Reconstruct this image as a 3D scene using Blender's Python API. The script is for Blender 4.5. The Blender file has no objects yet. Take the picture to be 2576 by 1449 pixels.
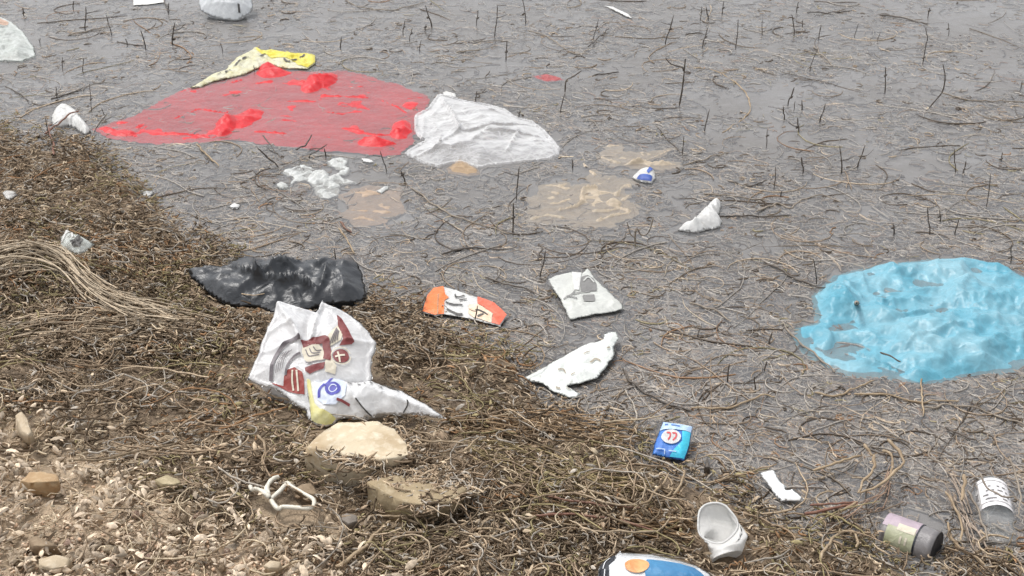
import bpy, bmesh, math, random
import numpy as np
from mathutils import Vector, Matrix
from mathutils.geometry import delaunay_2d_cdt

random.seed(7)
rng = np.random.default_rng(11)
R = math.radians
scene = bpy.context.scene
col = bpy.context.collection

# ------------------------------------------------------------------ camera
CAM_H, PITCH, FOVX = 2.0, R(28.0), R(40.0)
cd = bpy.data.cameras.new('camera')
cam = bpy.data.objects.new('camera', cd)
col.objects.link(cam)
cam.location = (0, 0, CAM_H)
cam.rotation_euler = (R(90) - PITCH, 0, 0)
cd.sensor_fit = 'HORIZONTAL'
cd.angle = FOVX
cd.clip_start = 0.05
cd.clip_end = 1000
scene.camera = cam

# ------------------------------------------------------------------ world, sun, exposure
SUN_EL, SUN_AZ = R(66), R(-60)
w = bpy.data.worlds.new('World'); scene.world = w; w.use_nodes = True
nt = w.node_tree
bg = nt.nodes['Background']
sky = nt.nodes.new('ShaderNodeTexSky'); sky.sky_type = 'NISHITA'; sky.sun_disc = False
sky.sun_elevation = SUN_EL; sky.sun_rotation = SUN_AZ
sky.air_density = 1.0; sky.dust_density = 3.0; sky.ozone_density = 1.0
hs = nt.nodes.new('ShaderNodeHueSaturation'); hs.inputs['Saturation'].default_value = 0.16
nt.links.new(sky.outputs[0], hs.inputs['Color']); nt.links.new(hs.outputs[0], bg.inputs[0])
bg.inputs[1].default_value = 0.145
sd = bpy.data.lights.new('sun', 'SUN'); sd.energy = 1.15; sd.angle = R(12); sd.color = (1, 0.965, 0.92)
so = bpy.data.objects.new('sun', sd); col.objects.link(so)
sdir = Vector((math.sin(SUN_AZ) * math.cos(SUN_EL), math.cos(SUN_AZ) * math.cos(SUN_EL), math.sin(SUN_EL)))
so.rotation_euler = sdir.to_track_quat('Z', 'Y').to_euler()
so.location = (0, 0, 10)
vs = scene.view_settings
vs.view_transform = 'Standard'; vs.look = 'None'; vs.gamma = 1; vs.use_curve_mapping = False
vs.exposure = 0.66
scene.cycles.use_denoising = True
scene.cycles.transparent_max_bounces = 24
scene.cycles.max_bounces = 8

# ------------------------------------------------------------------ picture <-> ground geometry (photo read at 2576 x 1449)
F = 1288.0 / math.tan(FOVX / 2)
SP, CP = math.sin(PITCH), math.cos(PITCH)
def ray(px, py):
    px = np.asarray(px, float); py = np.asarray(py, float)
    a = (px - 1288.0) / F; b = -(py - 724.5) / F
    return np.stack([a, CP + b * SP, -SP + b * CP], -1)
def G(px, py, z=0.0):
    """point of the horizontal plane at height z seen at (px, py)"""
    d = ray(px, py); t = (z - CAM_H) / d[..., 2]
    p = d * np.asarray(t)[..., None]; p[..., 2] += CAM_H
    return p
def project(p):
    x, y, z = p[..., 0], p[..., 1], p[..., 2] - CAM_H
    dep = y * CP - z * SP; up = y * SP + z * CP
    dep = np.maximum(dep, 0.05)
    return 1288 + F * x / dep, 724.5 - F * up / dep
def zoomer(x0, y0, width, shown):
    k = width / shown * 0.644
    return lambda pts: [(x0 * 0.644 + k * x, y0 * 0.644 + k * y) for x, y in pts]
ZA = zoomer(0, 0, 1000, 1932); ZB = zoomer(1000, 0, 1300, 2512); ZC = zoomer(2300, 0, 1700, 2576)
ZD = zoomer(0, 700, 1000, 1811); ZE = zoomer(700, 900, 1100, 1992); ZF = zoomer(1600, 900, 1100, 1992)
ZG = zoomer(2700, 900, 1300, 2355); ZH = zoomer(900, 550, 1100, 2576); ZI = zoomer(0, 1450, 1000, 1811)
ZJ = zoomer(900, 1550, 1100, 2277); ZK = zoomer(1900, 1550, 1100, 2277); ZL = zoomer(2900, 1650, 1100, 2576)
ZM = zoomer(1950, 550, 1000, 2576); ZN = zoomer(950, 1150, 800, 2108); ZO = zoomer(1600, 1000, 900, 2174)
ZP = zoomer(3050, 950, 950, 2373)

# ------------------------------------------------------------------ noise in numpy
_T = np.random.default_rng(5).random((256, 256))
def vnoise(x, y):
    xi = np.floor(x).astype(int); yi = np.floor(y).astype(int)
    fx = x - xi; fy = y - yi
    fx = fx * fx * (3 - 2 * fx); fy = fy * fy * (3 - 2 * fy)
    a = _T[xi & 255, yi & 255]; b = _T[(xi + 1) & 255, yi & 255]
    c = _T[xi & 255, (yi + 1) & 255]; d = _T[(xi + 1) & 255, (yi + 1) & 255]
    return (a * (1 - fx) + b * fx) * (1 - fy) + (c * (1 - fx) + d * fx) * fy
def fbm(x, y, o=4, g=0.5):
    s = 0; a = 1; t = 0
    for i in range(o):
        s = s + a * vnoise(x + 17.3 * i, y + 9.1 * i); t += a; a *= g; x = x * 2.03; y = y * 2.03
    return s / t
def smooth(t):
    t = np.clip(t, 0, 1); return t * t * (3 - 2 * t)
def crumple(u, v, scale, seed, n=5):
    """creased sheet: folded triangle waves in warped random directions, 0..1"""
    r = np.random.default_rng(seed); s = 0; tot = 0
    wu = u + scale * 0.9 * (fbm(u / scale * 0.8 + seed, v / scale * 0.8, 3) - .5)
    wv = v + scale * 0.9 * (fbm(u / scale * 0.8 + 31, v / scale * 0.8 + seed, 3) - .5)
    for i in range(n):
        a = r.random() * math.pi; f = (0.55 + 1.1 * r.random() + 0.45 * i) / scale; ph = r.random() * 7
        t = (wu * math.cos(a) + wv * math.sin(a)) * f + ph
        am = 1.0 / (1 + .55 * i)
        m = vnoise(u / scale * .9 + 40 * i, v / scale * .9 + seed)
        s = s + am * m * np.abs(2 * (t - np.floor(t)) - 1); tot += am
    return s / tot
def worley(u, v, scale, seed):
    """concave cells meeting in sharp ridge lines, as in pulled thin film"""
    x = u / scale + 1.1 * (fbm(u / scale * .7 + seed, v / scale * .7, 3) - .5) + seed * 3.7
    y = v / scale + 1.1 * (fbm(u / scale * .7, v / scale * .7 + seed, 3) - .5) + seed * 1.3
    xi = np.floor(x).astype(int); yi = np.floor(y).astype(int); best = np.full(np.shape(x), 9.)
    for dx in (-1, 0, 1):
        for dy in (-1, 0, 1):
            a = xi + dx; b = yi + dy
            jx = _T[a & 255, b & 255]; jy = _T[(a + 57) & 255, (b + 91) & 255]; jh = _T[(a + 13) & 255, (b + 171) & 255]
            best = np.minimum(best, np.hypot(x - a - jx, (y - b - jy)) ** 1.6 + .35 * jh)
    return np.clip(best / .95, 0, 1.3)
def inside(px, py, poly):
    P = np.asarray(poly, float); res = np.zeros(np.shape(px), bool); n = len(P)
    x1, y1 = P[-1]
    for i in range(n):
        x2, y2 = P[i]
        if y1 != y2:
            c = ((y1 > py) != (y2 > py)) & (px < (x2 - x1) * (py - y1) / (y2 - y1) + x1)
            res ^= c
        x1, y1 = x2, y2
    return res
def seg_dist(U, V, pts, closed=False):
    pts = np.asarray(pts, float); n = len(pts); best = np.full(np.shape(U), 1e9)
    for i in range(n if closed else n - 1):
        a = pts[i]; b = pts[(i + 1) % n]; d = b - a; L = d @ d + 1e-12
        t = np.clip(((U - a[0]) * d[0] + (V - a[1]) * d[1]) / L, 0, 1)
        best = np.minimum(best, np.hypot(U - a[0] - t * d[0], V - a[1] - t * d[1]))
    return best
def catmull(pts, n):
    P = np.asarray(pts, float)
    if len(P) < 3:
        t = np.linspace(0, 1, n)[:, None]; return P[0] * (1 - t) + P[-1] * t
    Q = np.vstack([2 * P[0] - P[1], P, 2 * P[-1] - P[-2]])
    out = []
    for s in np.linspace(0, len(P) - 1 - 1e-6, n):
        i = int(s); t = s - i; a, b, c, d = Q[i:i + 4]
        out.append(.5 * (2 * b + (c - a) * t + (2 * a - 5 * b + 4 * c - d) * t * t + (3 * b - a - 3 * c + d) * t ** 3))
    return np.array(out)

# ------------------------------------------------------------------ ground shape
SHORE = [(-500, 330), (0, 345), (215, 372), (330, 470), (450, 600), (600, 690), (800, 775), (1000, 800), (1250, 838),
         (1345, 960), (1620, 1135), (1900, 1262), (2200, 1365), (2576, 1455), (2900, 1540)]
_s = G([p[0] for p in SHORE], [p[1] for p in SHORE])
SX, SY = _s[:, 0], _s[:, 1]
MOUNDS = [((90, 760), .30, .10), ((60, 1060), .2, .05), ((400, 1330), .3, .03), ((300, 900), .3, .03), ((1500, 1330), .3, .03)]
MW = [(G(*m[0]), m[1], m[2]) for m in MOUNDS]
def ground_z(x, y):
    x = np.asarray(x, float); y = np.asarray(y, float)
    d = np.interp(x, SX, SY) - y + .22 * (fbm(x * 2.2 + 3, y * 2.2, 3) - .5)
    bank = .010 + .055 * np.clip(d, 0, 3)
    bed = -.16 * smooth(-d / 1.6) - .012
    z = np.where(d > 0, bank * smooth(d / .12) - .012 * (1 - smooth(d / .12)), bed)
    for c, r, h in MW:
        z = z + h * np.exp(-((x - c[0]) ** 2 + (y - c[1]) ** 2) / (r * r * .5)) * .8
    rough = smooth(d / .1)
    z = z + rough * (.030 * (fbm(x * 9, y * 9, 4) - .5) + .010 * (fbm(x * 45, y * 45, 3) - .5)) + (1 - rough) * .015 * (fbm(x * 6, y * 6, 3) - .5)
    return z
def on_ground(px, py, lift=0.0):
    """ground point seen at (px, py), found on the real surface or on the water, whichever is higher"""
    px = np.asarray(px, float); py = np.asarray(py, float); z = np.zeros(np.shape(px))
    for _ in range(6):
        p = G(px, py, z); z = np.maximum(ground_z(p[..., 0], p[..., 1]), 0.0)
    p = G(px, py, z); p[..., 2] += lift
    return p

# ------------------------------------------------------------------ materials
def nodes(name):
    m = bpy.data.materials.new(name); m.use_nodes = True
    n = m.node_tree.nodes; l = m.node_tree.links
    return m, n, l, n['Principled BSDF'], n['Material Output']
def noise_mix(n, l, scale, c1, c2, lo=.4, hi=.6, detail=5, coord='Object', dist=0.0):
    tc = n.new('ShaderNodeTexCoord'); t = n.new('ShaderNodeTexNoise')
    t.inputs['Scale'].default_value = scale; t.inputs['Detail'].default_value = detail; t.inputs['Distortion'].default_value = dist
    l.new(tc.outputs[coord], t.inputs['Vector'])
    r = n.new('ShaderNodeMapRange'); r.inputs['From Min'].default_value = lo; r.inputs['From Max'].default_value = hi
    l.new(t.outputs['Fac'], r.inputs['Value'])
    m = n.new('ShaderNodeMix'); m.data_type = 'RGBA'
    for k, c in ((6, c1), (7, c2)):
        if hasattr(c, 'is_linked'): l.new(c, m.inputs[k])
        else: m.inputs[k].default_value = (*c, 1)
    l.new(r.outputs[0], m.inputs[0])
    return m.outputs[2], t
def plastic(name, c, rough=.35, alpha=1.0, dirt=.0, thin=0.0, c2=None, scale=14, bump=.25, spec=.5, fold=.28, rim=.6):
    """thin film: partly see-through, a little light passes through it, denser where seen edge-on"""
    m, n, l, b, o = nodes(name)
    base, _ = noise_mix(n, l, scale, c, c2 or tuple(v * .86 for v in c), .35, .65)
    if dirt > 0:
        base, _ = noise_mix(n, l, scale * 2.2, base, (.22, .17, .11), .72 - dirt * .35, 1.0 - dirt * .2, 8)
    # fine creases: paler where the film has been folded
    tcv = n.new('ShaderNodeTexCoord'); wv = n.new('ShaderNodeTexNoise'); wv.inputs['Scale'].default_value = 12; wv.inputs['Detail'].default_value = 3
    l.new(tcv.outputs['Object'], wv.inputs['Vector']); mv = n.new('ShaderNodeMix'); mv.data_type = 'VECTOR'; mv.inputs[0].default_value = .10
    l.new(tcv.outputs['Object'], mv.inputs[4]); l.new(wv.outputs['Color'], mv.inputs[5]); cre = []
    for sc_v in (16, 42):
        vo = n.new('ShaderNodeTexVoronoi'); vo.feature = 'DISTANCE_TO_EDGE'; vo.inputs['Scale'].default_value = sc_v; l.new(mv.outputs[1], vo.inputs['Vector'])
        rr = n.new('ShaderNodeMapRange'); rr.inputs['From Min'].default_value = 0; rr.inputs['From Max'].default_value = .09
        rr.inputs['To Min'].default_value = 1; rr.inputs['To Max'].default_value = 0; l.new(vo.outputs['Distance'], rr.inputs['Value'])
        cre.append((vo, rr))
    def fmath(op, a_, b_):
        q = n.new('ShaderNodeMath'); q.operation = op
        for k, v_ in ((0, a_), (1, b_)):
            if hasattr(v_, 'is_linked'): l.new(v_, q.inputs[k])
            else: q.inputs[k].default_value = v_
        return q.outputs[0]
    crease = fmath('MULTIPLY', fmath('ADD', cre[0][1].outputs[0], fmath('MULTIPLY', cre[1][1].outputs[0], .5)), wv.outputs['Fac'])
    lt = n.new('ShaderNodeMix'); lt.data_type = 'RGBA'; l.new(fmath('MULTIPLY', crease, fold), lt.inputs[0]); l.new(base, lt.inputs[6])
    lt.inputs[7].default_value = (*[min(.86, v * 1.3 + .02) for v in c], 1); base = lt.outputs[2]
    l.new(base, b.inputs['Base Color'])
    b.inputs['Roughness'].default_value = rough; b.inputs['Specular IOR Level'].default_value = spec
    tb = n.new('ShaderNodeTexNoise'); tb.inputs['Scale'].default_value = 90; tb.inputs['Detail'].default_value = 4
    bp0 = n.new('ShaderNodeBump'); bp0.inputs['Strength'].default_value = bump; bp0.inputs['Distance'].default_value = .004
    l.new(tb.outputs['Fac'], bp0.inputs['Height'])
    bp = n.new('ShaderNodeBump'); bp.inputs['Strength'].default_value = min(1, bump * 2.4); bp.inputs['Distance'].default_value = .006
    l.new(fmath('ADD', cre[0][0].outputs['Distance'], fmath('MULTIPLY', cre[1][0].outputs['Distance'], .4)), bp.inputs['Height']); bp.invert = True; l.new(bp0.outputs[0], bp.inputs['Normal']); l.new(bp.outputs[0], b.inputs['Normal'])
    out = b.outputs[0]
    if thin > 0:
        tr = n.new('ShaderNodeBsdfTranslucent'); l.new(base, tr.inputs['Color'])
        mx = n.new('ShaderNodeMixShader'); mx.inputs[0].default_value = thin
        l.new(out, mx.inputs[1]); l.new(tr.outputs[0], mx.inputs[2]); out = mx.outputs[0]
    if alpha < 1:
        tp = n.new('ShaderNodeBsdfTransparent'); lw = n.new('ShaderNodeLayerWeight'); lw.inputs['Blend'].default_value = .5
        l.new(bp.outputs[0], lw.inputs['Normal'])
        mr = n.new('ShaderNodeMapRange'); mr.inputs['From Min'].default_value = .25; mr.inputs['From Max'].default_value = .9
        mr.inputs['To Min'].default_value = alpha; mr.inputs['To Max'].default_value = min(1, alpha + rim)
        l.new(lw.outputs['Facing'], mr.inputs['Value'])
        mx = n.new('ShaderNodeMixShader'); cl = n.new('ShaderNodeClamp'); l.new(fmath('ADD', mr.outputs[0], fmath('MULTIPLY', crease, .2)), cl.inputs[0]); l.new(cl.outputs[0], mx.inputs[0])
        l.new(tp.outputs[0], mx.inputs[1]); l.new(out, mx.inputs[2]); out = mx.outputs[0]
    l.new(out, o.inputs['Surface'])
    return m
def rocky(name, c1, c2, c3, rough=.85):
    m, n, l, b, o = nodes(name)
    a, _ = noise_mix(n, l, 9, c1, c2, .38, .62, 8)
    a, t = noise_mix(n, l, 60, a, c3, .5, .8, 8)
    l.new(a, b.inputs['Base Color']); b.inputs['Roughness'].default_value = rough
    bp = n.new('ShaderNodeBump'); bp.inputs['Strength'].default_value = .6; bp.inputs['Distance'].default_value = .006
    l.new(t.outputs['Fac'], bp.inputs['Height']); l.new(bp.outputs[0], b.inputs['Normal'])
    return m
def fibre(name, rough=.7, spec=.3):
    """colour comes from each strand's own colour attribute, with grain"""
    m, n, l, b, o = nodes(name)
    at = n.new('ShaderNodeAttribute'); at.attribute_name = 'tint'
    a, _ = noise_mix(n, l, 120, (.75, .75, .75), (1.2, 1.2, 1.2), .35, .65, 3)
    mu = n.new('ShaderNodeMix'); mu.data_type = 'RGBA'; mu.blend_type = 'MULTIPLY'; mu.inputs[0].default_value = 1
    l.new(at.outputs['Color'], mu.inputs[6]); l.new(a, mu.inputs[7]); l.new(mu.outputs[2], b.inputs['Base Color'])
    b.inputs['Roughness'].default_value = rough; b.inputs['Specular IOR Level'].default_value = spec
    return m

M_FIBRE = fibre('weed_fibre', .75, .25)
M_WET = fibre('wet_weed', .42, .5)
M_STEM = rocky('dead_stem_dark', (.06, .048, .038), (.10, .08, .062), (.035, .028, .022), .5)
M_STRAW = rocky('dry_stem_straw', (.36, .27, .17), (.25, .18, .11), (.45, .36, .25), .7)
M_STRAW2 = rocky('dry_stem_grey', (.27, .225, .175), (.19, .155, .12), (.36, .31, .25), .6)
M_RED_STEM = rocky('dry_stem_reddish', (.20, .09, .06), (.14, .07, .045), (.27, .16, .10), .6)
M_ROCK = rocky('limestone_pale', (.60, .50, .34), (.48, .37, .22), (.70, .62, .47))
M_ROCK2 = rocky('stone_brown', (.26, .19, .12), (.19, .135, .085), (.34, .26, .17))
M_ROCK3 = rocky('stone_grey', (.22, .19, .16), (.14, .12, .10), (.32, .28, .24))
M_CHIP = rocky('pebble_tan', (.50, .41, .29), (.38, .30, .20), (.60, .52, .40))

# ------------------------------------------------------------------ object helpers
def tag(o, label=None, cat=None, group=None, kind=None):
    if label: o['label'] = label
    if cat: o['category'] = cat
    if group: o['group'] = group
    if kind: o['kind'] = kind
    return o
def mesh_np(name, V, Fs, mat, tint=None, smoothed=True):
    me = bpy.data.meshes.new(name)
    V = np.asarray(V, np.float32); Fs = np.asarray(Fs, np.int32)
    nf, k = Fs.shape
    me.vertices.add(len(V)); me.vertices.foreach_set('co', V.ravel())
    me.loops.add(nf * k); me.loops.foreach_set('vertex_index', Fs.ravel())
    me.polygons.add(nf); me.polygons.foreach_set('loop_start', np.arange(0, nf * k, k, dtype=np.int32))
    me.polygons.foreach_set('loop_total', np.full(nf, k, np.int32))
    if smoothed: me.polygons.foreach_set('use_smooth', np.ones(nf, bool))
    if tint is not None:
        a = me.color_attributes.new('tint', 'FLOAT_COLOR', 'POINT')
        c = np.ones((len(V), 4), np.float32); c[:, :3] = tint; a.data.foreach_set('color', c.ravel())
    me.update(calc_edges=True)
    me.materials.append(mat)
    return me
def link(name, me, parent=None, origin=None):
    o = bpy.data.objects.new(name, me); col.objects.link(o)
    if origin is not None: o.location = tuple(float(v) for v in origin)
    if parent is not None: o.parent = parent
    return o
def empty(name, loc):
    o = bpy.data.objects.new(name, None); o.empty_display_size = .05; col.objects.link(o)
    o.location = tuple(float(v) for v in loc); return o

def tubes(C, Rad, sides=3, twist=None):
    """many tubes at once. C (N,K,3), Rad (N,K)"""
    N, K, _ = C.shape
    T = np.gradient(C, axis=1); T /= (np.linalg.norm(T, axis=2, keepdims=True) + 1e-9)
    up = np.zeros_like(T); up[..., 2] = 1; up[np.abs(T[..., 2]) > .9] = (1, 0, 0)
    S = np.cross(T, up); S /= (np.linalg.norm(S, axis=2, keepdims=True) + 1e-9)
    B = np.cross(S, T)
    ang = np.arange(sides) * 2 * math.pi / sides + math.pi / 2
    V = C[:, :, None, :] + Rad[:, :, None, None] * (S[:, :, None, :] * np.cos(ang)[None, None, :, None] + B[:, :, None, :] * np.sin(ang)[None, None, :, None])
    base = (np.arange(N) * K * sides)[:, None, None] + (np.arange(K - 1) * sides)[None, :, None]
    j = np.arange(sides)[None, None, :]; j2 = (j + 1) % sides
    Fq = np.stack([base + j, base + j2, base + sides + j2, base + sides + j], -1).reshape(-1, 4)
    return V.reshape(-1, 3), Fq

LITTER = []          # outlines in picture coordinates that the weed keeps clear of

class Film:
    """a sheet or bag of thin plastic or paper lying (or leaning) on the bank or water"""
    def __init__(s, name, outline, mat, label, cat, z=0.004, dome=.012, edge=.05, ridges=(), bumps=(), cr=.012, crs=.07, tilt=0,
                 step=None, seed=1, hem=0.0, group=None, rough_edge=.004, deck=True, free=True, parent=None, dip=0.0):
        s.seed = seed; s.dip = dip
        pl = np.asarray(outline, float)
        ay = pl[:, 1].max(); ax = pl[:, 0].mean()
        s.o = on_ground(ax, ay) if z > -1 else G(ax, ay, 0)
        if parent is None: s.o = s.o.copy()
        zg = max(0.0, float(ground_z(s.o[0], s.o[1]))) + z
        s.o = G(ax, ay, zg)
        t = R(tilt)
        s.eu = np.array([1., 0, 0]); s.ev = np.array([0, math.cos(t), math.sin(t)]); s.n = np.cross(s.eu, s.ev)
        s.ridges = [(s.uv(p), a, wd) for p, a, wd in ridges]
        s.bumps = []
        for (cx, cy, rx, ry, h) in bumps:
            c = s.uv([(cx, cy)])[0]; e1 = s.uv([(cx + rx, cy)])[0]; e2 = s.uv([(cx, cy - ry)])[0]
            s.bumps.append((c, abs(e1[0] - c[0]) + 1e-4, abs(e2[1] - c[1]) + 1e-4, h))
        s.out = s.uv(outline)
        s.dome, s.edge, s.cr, s.crs, s.hem = dome, edge, cr, crs, hem
        ext = s.out.max(0) - s.out.min(0)
        s.step = step or max(.0035, min(.011, float(ext.max()) / 60))
        # resample and fray the outline
        P = []
        n = len(s.out)
        for i in range(n):
            a, b = s.out[i], s.out[(i + 1) % n]; L = np.linalg.norm(b - a); k = max(1, int(L / s.step))
            for j in range(k): P.append(a + (b - a) * j / k)
        P = np.array(P)
        P = P + (rough_edge * 1.4 if rough_edge > .01 else 0) * np.stack([fbm(P[:, 0] * 17 + seed, P[:, 1] * 17, 2) - .5, fbm(P[:, 0] * 17, P[:, 1] * 17 + seed, 2) - .5], -1) * 2
        P = P + min(rough_edge, .012) * 2 * np.stack([fbm(P[:, 0] * 60 + seed, P[:, 1] * 60, 3) - .5, fbm(P[:, 0] * 60, P[:, 1] * 60 + seed, 3) - .5], -1)
        s.rim = P
        UV, T, rim_n = s.fill(P, s.step)
        H = s.height(UV)
        X = s.world(UV, H)
        tris = [T]
        if deck:
            dz = seg_dist(UV[:, 0], UV[:, 1], s.rim[::3], True)
            keep = dz > s.step * .6
            top = X.copy()
            lowz = np.maximum(ground_z(X[:, 0], X[:, 1]) + .001, min(z, 0.0) - .006)
            f = smooth(dz / .05)
            nx = X.copy(); nx[:, 2] = np.minimum(X[:, 2] - .0012, X[:, 2] * (1 - f) + lowz * f)
            idx = np.arange(len(X)); idx[keep] = len(X) + np.arange(keep.sum())
            X = np.vstack([X, nx[keep]])
            tris.append(idx[T][:, ::-1])
        V = X - s.o
        me = mesh_np(name, V, np.vstack(tris), mat)
        s.obj = link(name, me, parent, None if parent is not None else s.o)
        if parent is not None: s.obj.location = tuple(s.o - np.array(parent.location))
        else: tag(s.obj, label, cat, group)
        if free: LITTER.append(pl)
    def uv(s, pts):
        p = np.asarray(pts, float); d = ray(p[:, 0], p[:, 1]); c = np.array([0, 0, CAM_H])
        t = ((s.o - c) @ s.n) / (d @ s.n); q = c + d * t[:, None] - s.o
        return np.stack([q @ s.eu, q @ s.ev], -1)
    def world(s, UV, H):
        return s.o + UV[:, :1] * s.eu + UV[:, 1:] * s.ev + H[:, None] * s.n
    def fill(s, P, step):
        lo, hi = P.min(0), P.max(0)
        gx = np.arange(lo[0], hi[0], step); gy = np.arange(lo[1], hi[1], step * .9)
        A, B = np.meshgrid(gx, gy); A = A + (np.arange(len(gy)) % 2)[:, None] * step * .5
        A = A.ravel() + (rng.random(A.size) - .5) * step * .3; B = B.ravel() + (rng.random(B.size) - .5) * step * .3
        k = inside(A, B, P); A, B = A[k], B[k]
        k = seg_dist(A, B, P, True) > step * .45; A, B = A[k], B[k]
        pts = [Vector(p) for p in P] + [Vector(p) for p in zip(A, B)]
        n = len(P)
        r = delaunay_2d_cdt(pts, [(i, (i + 1) % n) for i in range(n)], [], 1, 1e-7)
        UV = np.array([tuple(v) for v in r[0]]); T = np.array([f for f in r[2] if len(f) == 3], int)
        a, b, c = UV[T[:, 0]], UV[T[:, 1]], UV[T[:, 2]]
        cr_ = (b - a)[:, 0] * (c - a)[:, 1] - (b - a)[:, 1] * (c - a)[:, 0]
        T[cr_ < 0] = T[cr_ < 0][:, ::-1]
        return UV, T, n
    def height(s, UV):
        U, V = UV[:, 0], UV[:, 1]
        d = np.where(inside(U, V, s.rim), seg_dist(U, V, s.rim[::2], True), 0)
        e = smooth(d / s.edge)
        h = s.dome * np.sqrt(e)
        k1 = k2 = .35
        if s.cr:
            k1 = .45 * crumple(U + s.o[0], V + s.o[1], s.crs, s.seed) + .42 * worley(U, V, s.crs * .9, s.seed); k2 = .5 * crumple(U, V, s.crs * .36, s.seed + 9, 4) + .45 * worley(U, V, s.crs * .33, s.seed + 4)
            h = h + s.cr * 1.6 * (k1 - .3) * (.25 + .75 * e) + s.cr * .55 * (k2 - .4) * (.3 + .7 * e)
        for c, rx, ry, bh in s.bumps:
            bh = bh * (.3 + 1.15 * k1 + .5 * k2)
            q = ((U - c[0]) / rx) ** 2 + ((V - c[1]) / ry) ** 2
            h = h + bh * np.clip(1.15 - q * .9, 0, 1) ** .7 * e
        for p, a, wd in s.ridges:
            q = seg_dist(U, V, p)
            h = h + a * np.exp(-q / (wd * .62)) * (.35 + .65 * e)
        if s.dip: h = h - s.dip * (1 - smooth(d / .035))
        if s.hem: h = h + s.hem * np.exp(-((d - .006) / .005) ** 2)
        return h
    def mark(s, name, poly, mat, lift=.0008, label=None, step=None):
        UVp = s.uv(poly); st = step or s.step * .6; lift = lift + .0018
        P = []
        n = len(UVp)
        for i in range(n):
            a, b = UVp[i], UVp[(i + 1) % n]; L = np.linalg.norm(b - a); k = max(1, int(L / st))
            for j in range(k): P.append(a + (b - a) * j / k)
        P = np.array(P)
        try:
            UV, T, _ = s.fill(P, st)
        except Exception:
            return None
        if not len(T): return None
        X = s.world(UV, s.height(UV) + lift) - s.o
        me = mesh_np(name, X, T, mat)
        o = link(name, me, s.obj)
        if label: o['label'] = label
        return o
    def stroke(s, name, pts, width, mat, lift=.0024, closed=False, label=None):
        P = catmull(pts, max(4, len(pts) * 4)) if len(pts) > 2 else np.asarray(pts, float)
        T = np.gradient(P, axis=0); T /= np.linalg.norm(T, axis=1, keepdims=True) + 1e-9
        N = np.stack([-T[:, 1], T[:, 0]], -1) * width / 2
        poly = np.vstack([P + N, (P - N)[::-1]])
        return s.mark(name, poly, mat, lift, label)

def ell(cx, cy, rx, ry, n=18, a0=0):
    return [(cx + rx * math.cos(a0 + 2 * math.pi * i / n), cy + ry * math.sin(a0 + 2 * math.pi * i / n)) for i in range(n)]

def stem(name, P, r0, r1, mat, label, cat='stem', group=None, n=None, sides=6, parent=None, wob=.0):
    """one stalk along 3-D points P"""
    n = n or max(6, 4 * len(P)); C = catmull(P, n)
    C = C + wob * (np.stack([fbm(C[:, 0] * 30, C[:, 1] * 30, 2), fbm(C[:, 0] * 30 + 9, C[:, 1] * 30, 2), fbm(C[:, 0] * 30, C[:, 1] * 30 + 9, 2)], -1) - .5)
    t = np.linspace(0, 1, n); r = r0 + (r1 - r0) * t
    r = r * (1 + .22 * (vnoise(t * 14 + C[0, 0] * 50, t * 0 + 3) - .5) * 2)
    r[0] *= .6; r[-1] *= .45
    o0 = C[0].copy()
    V, Fq = tubes((C - o0)[None], r[None], sides)
    me = mesh_np(name, V, Fq, mat)
    if parent is None:
        o = link(name, me, None, o0); tag(o, label, cat, group)
    else:
        o = link(name, me, parent); o.location = tuple(o0 - np.array(parent.location))
    return o

# ------------------------------------------------------------------ ground and water
def axis(lo, hi, f0, f1, fine):
    mid = np.arange(f0, f1, fine); out = [hi]; x = mid[-1]; st = fine
    R_ = []
    while x < hi: st *= 1.35; x += st; R_.append(min(x, hi))
    L_ = []; x = mid[0]; st = fine
    while x > lo: st *= 1.35; x -= st; L_.append(max(x, lo))
    return np.array(L_[::-1] + list(mid) + R_)
gx = axis(-150, 150, -2.9, 2.9, .014); gy = axis(-150, 300, 2.0, 6.2, .014)
X, Y = np.meshgrid(gx, gy)
Z = ground_z(X, Y)
V = np.stack([X, Y, Z], -1).reshape(-1, 3)
ny, nx = X.shape
i = (np.arange(ny - 1)[:, None] * nx + np.arange(nx - 1)[None, :]).ravel()
Fq = np.stack([i, i + 1, i + nx + 1, i + nx], -1)
m, n, l, b, o = nodes('muddy_bank')
a, _ = noise_mix(n, l, 3.0, (.22, .16, .105), (.165, .12, .08), .42, .6, 6)
a, _ = noise_mix(n, l, 22, a, (.24, .185, .115), .5, .72, 8)
# dry tan earth low on the left of the bank
tc = n.new('ShaderNodeTexCoord'); sx = n.new('ShaderNodeSeparateXYZ'); l.new(tc.outputs['Object'], sx.inputs[0])
def mathn(op, a_, b_):
    q = n.new('ShaderNodeMath'); q.operation = op
    for k, v in ((0, a_), (1, b_)):
        if hasattr(v, 'is_linked'): l.new(v, q.inputs[k])
        else: q.inputs[k].default_value = v
    return q.outputs[0]
v = mathn('ADD', mathn('MULTIPLY', sx.outputs[0], -.55), mathn('MULTIPLY', sx.outputs[1], -1.0))
nz = n.new('ShaderNodeTexNoise'); nz.inputs['Scale'].default_value = 4; nz.inputs['Detail'].default_value = 6; l.new(tc.outputs['Object'], nz.inputs[0])
v = mathn('ADD', v, mathn('MULTIPLY', nz.outputs['Fac'], .9))
mr = n.new('ShaderNodeMapRange'); mr.inputs['From Min'].default_value = -2.0; mr.inputs['From Max'].default_value = -1.65; l.new(v, mr.inputs['Value'])
e0, _ = noise_mix(n, l, 7, (.50, .385, .265), (.27, .20, .13), .4, .62, 8)
e, t2 = noise_mix(n, l, 55, e0, (.42, .33, .23), .45, .62, 8)
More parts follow.
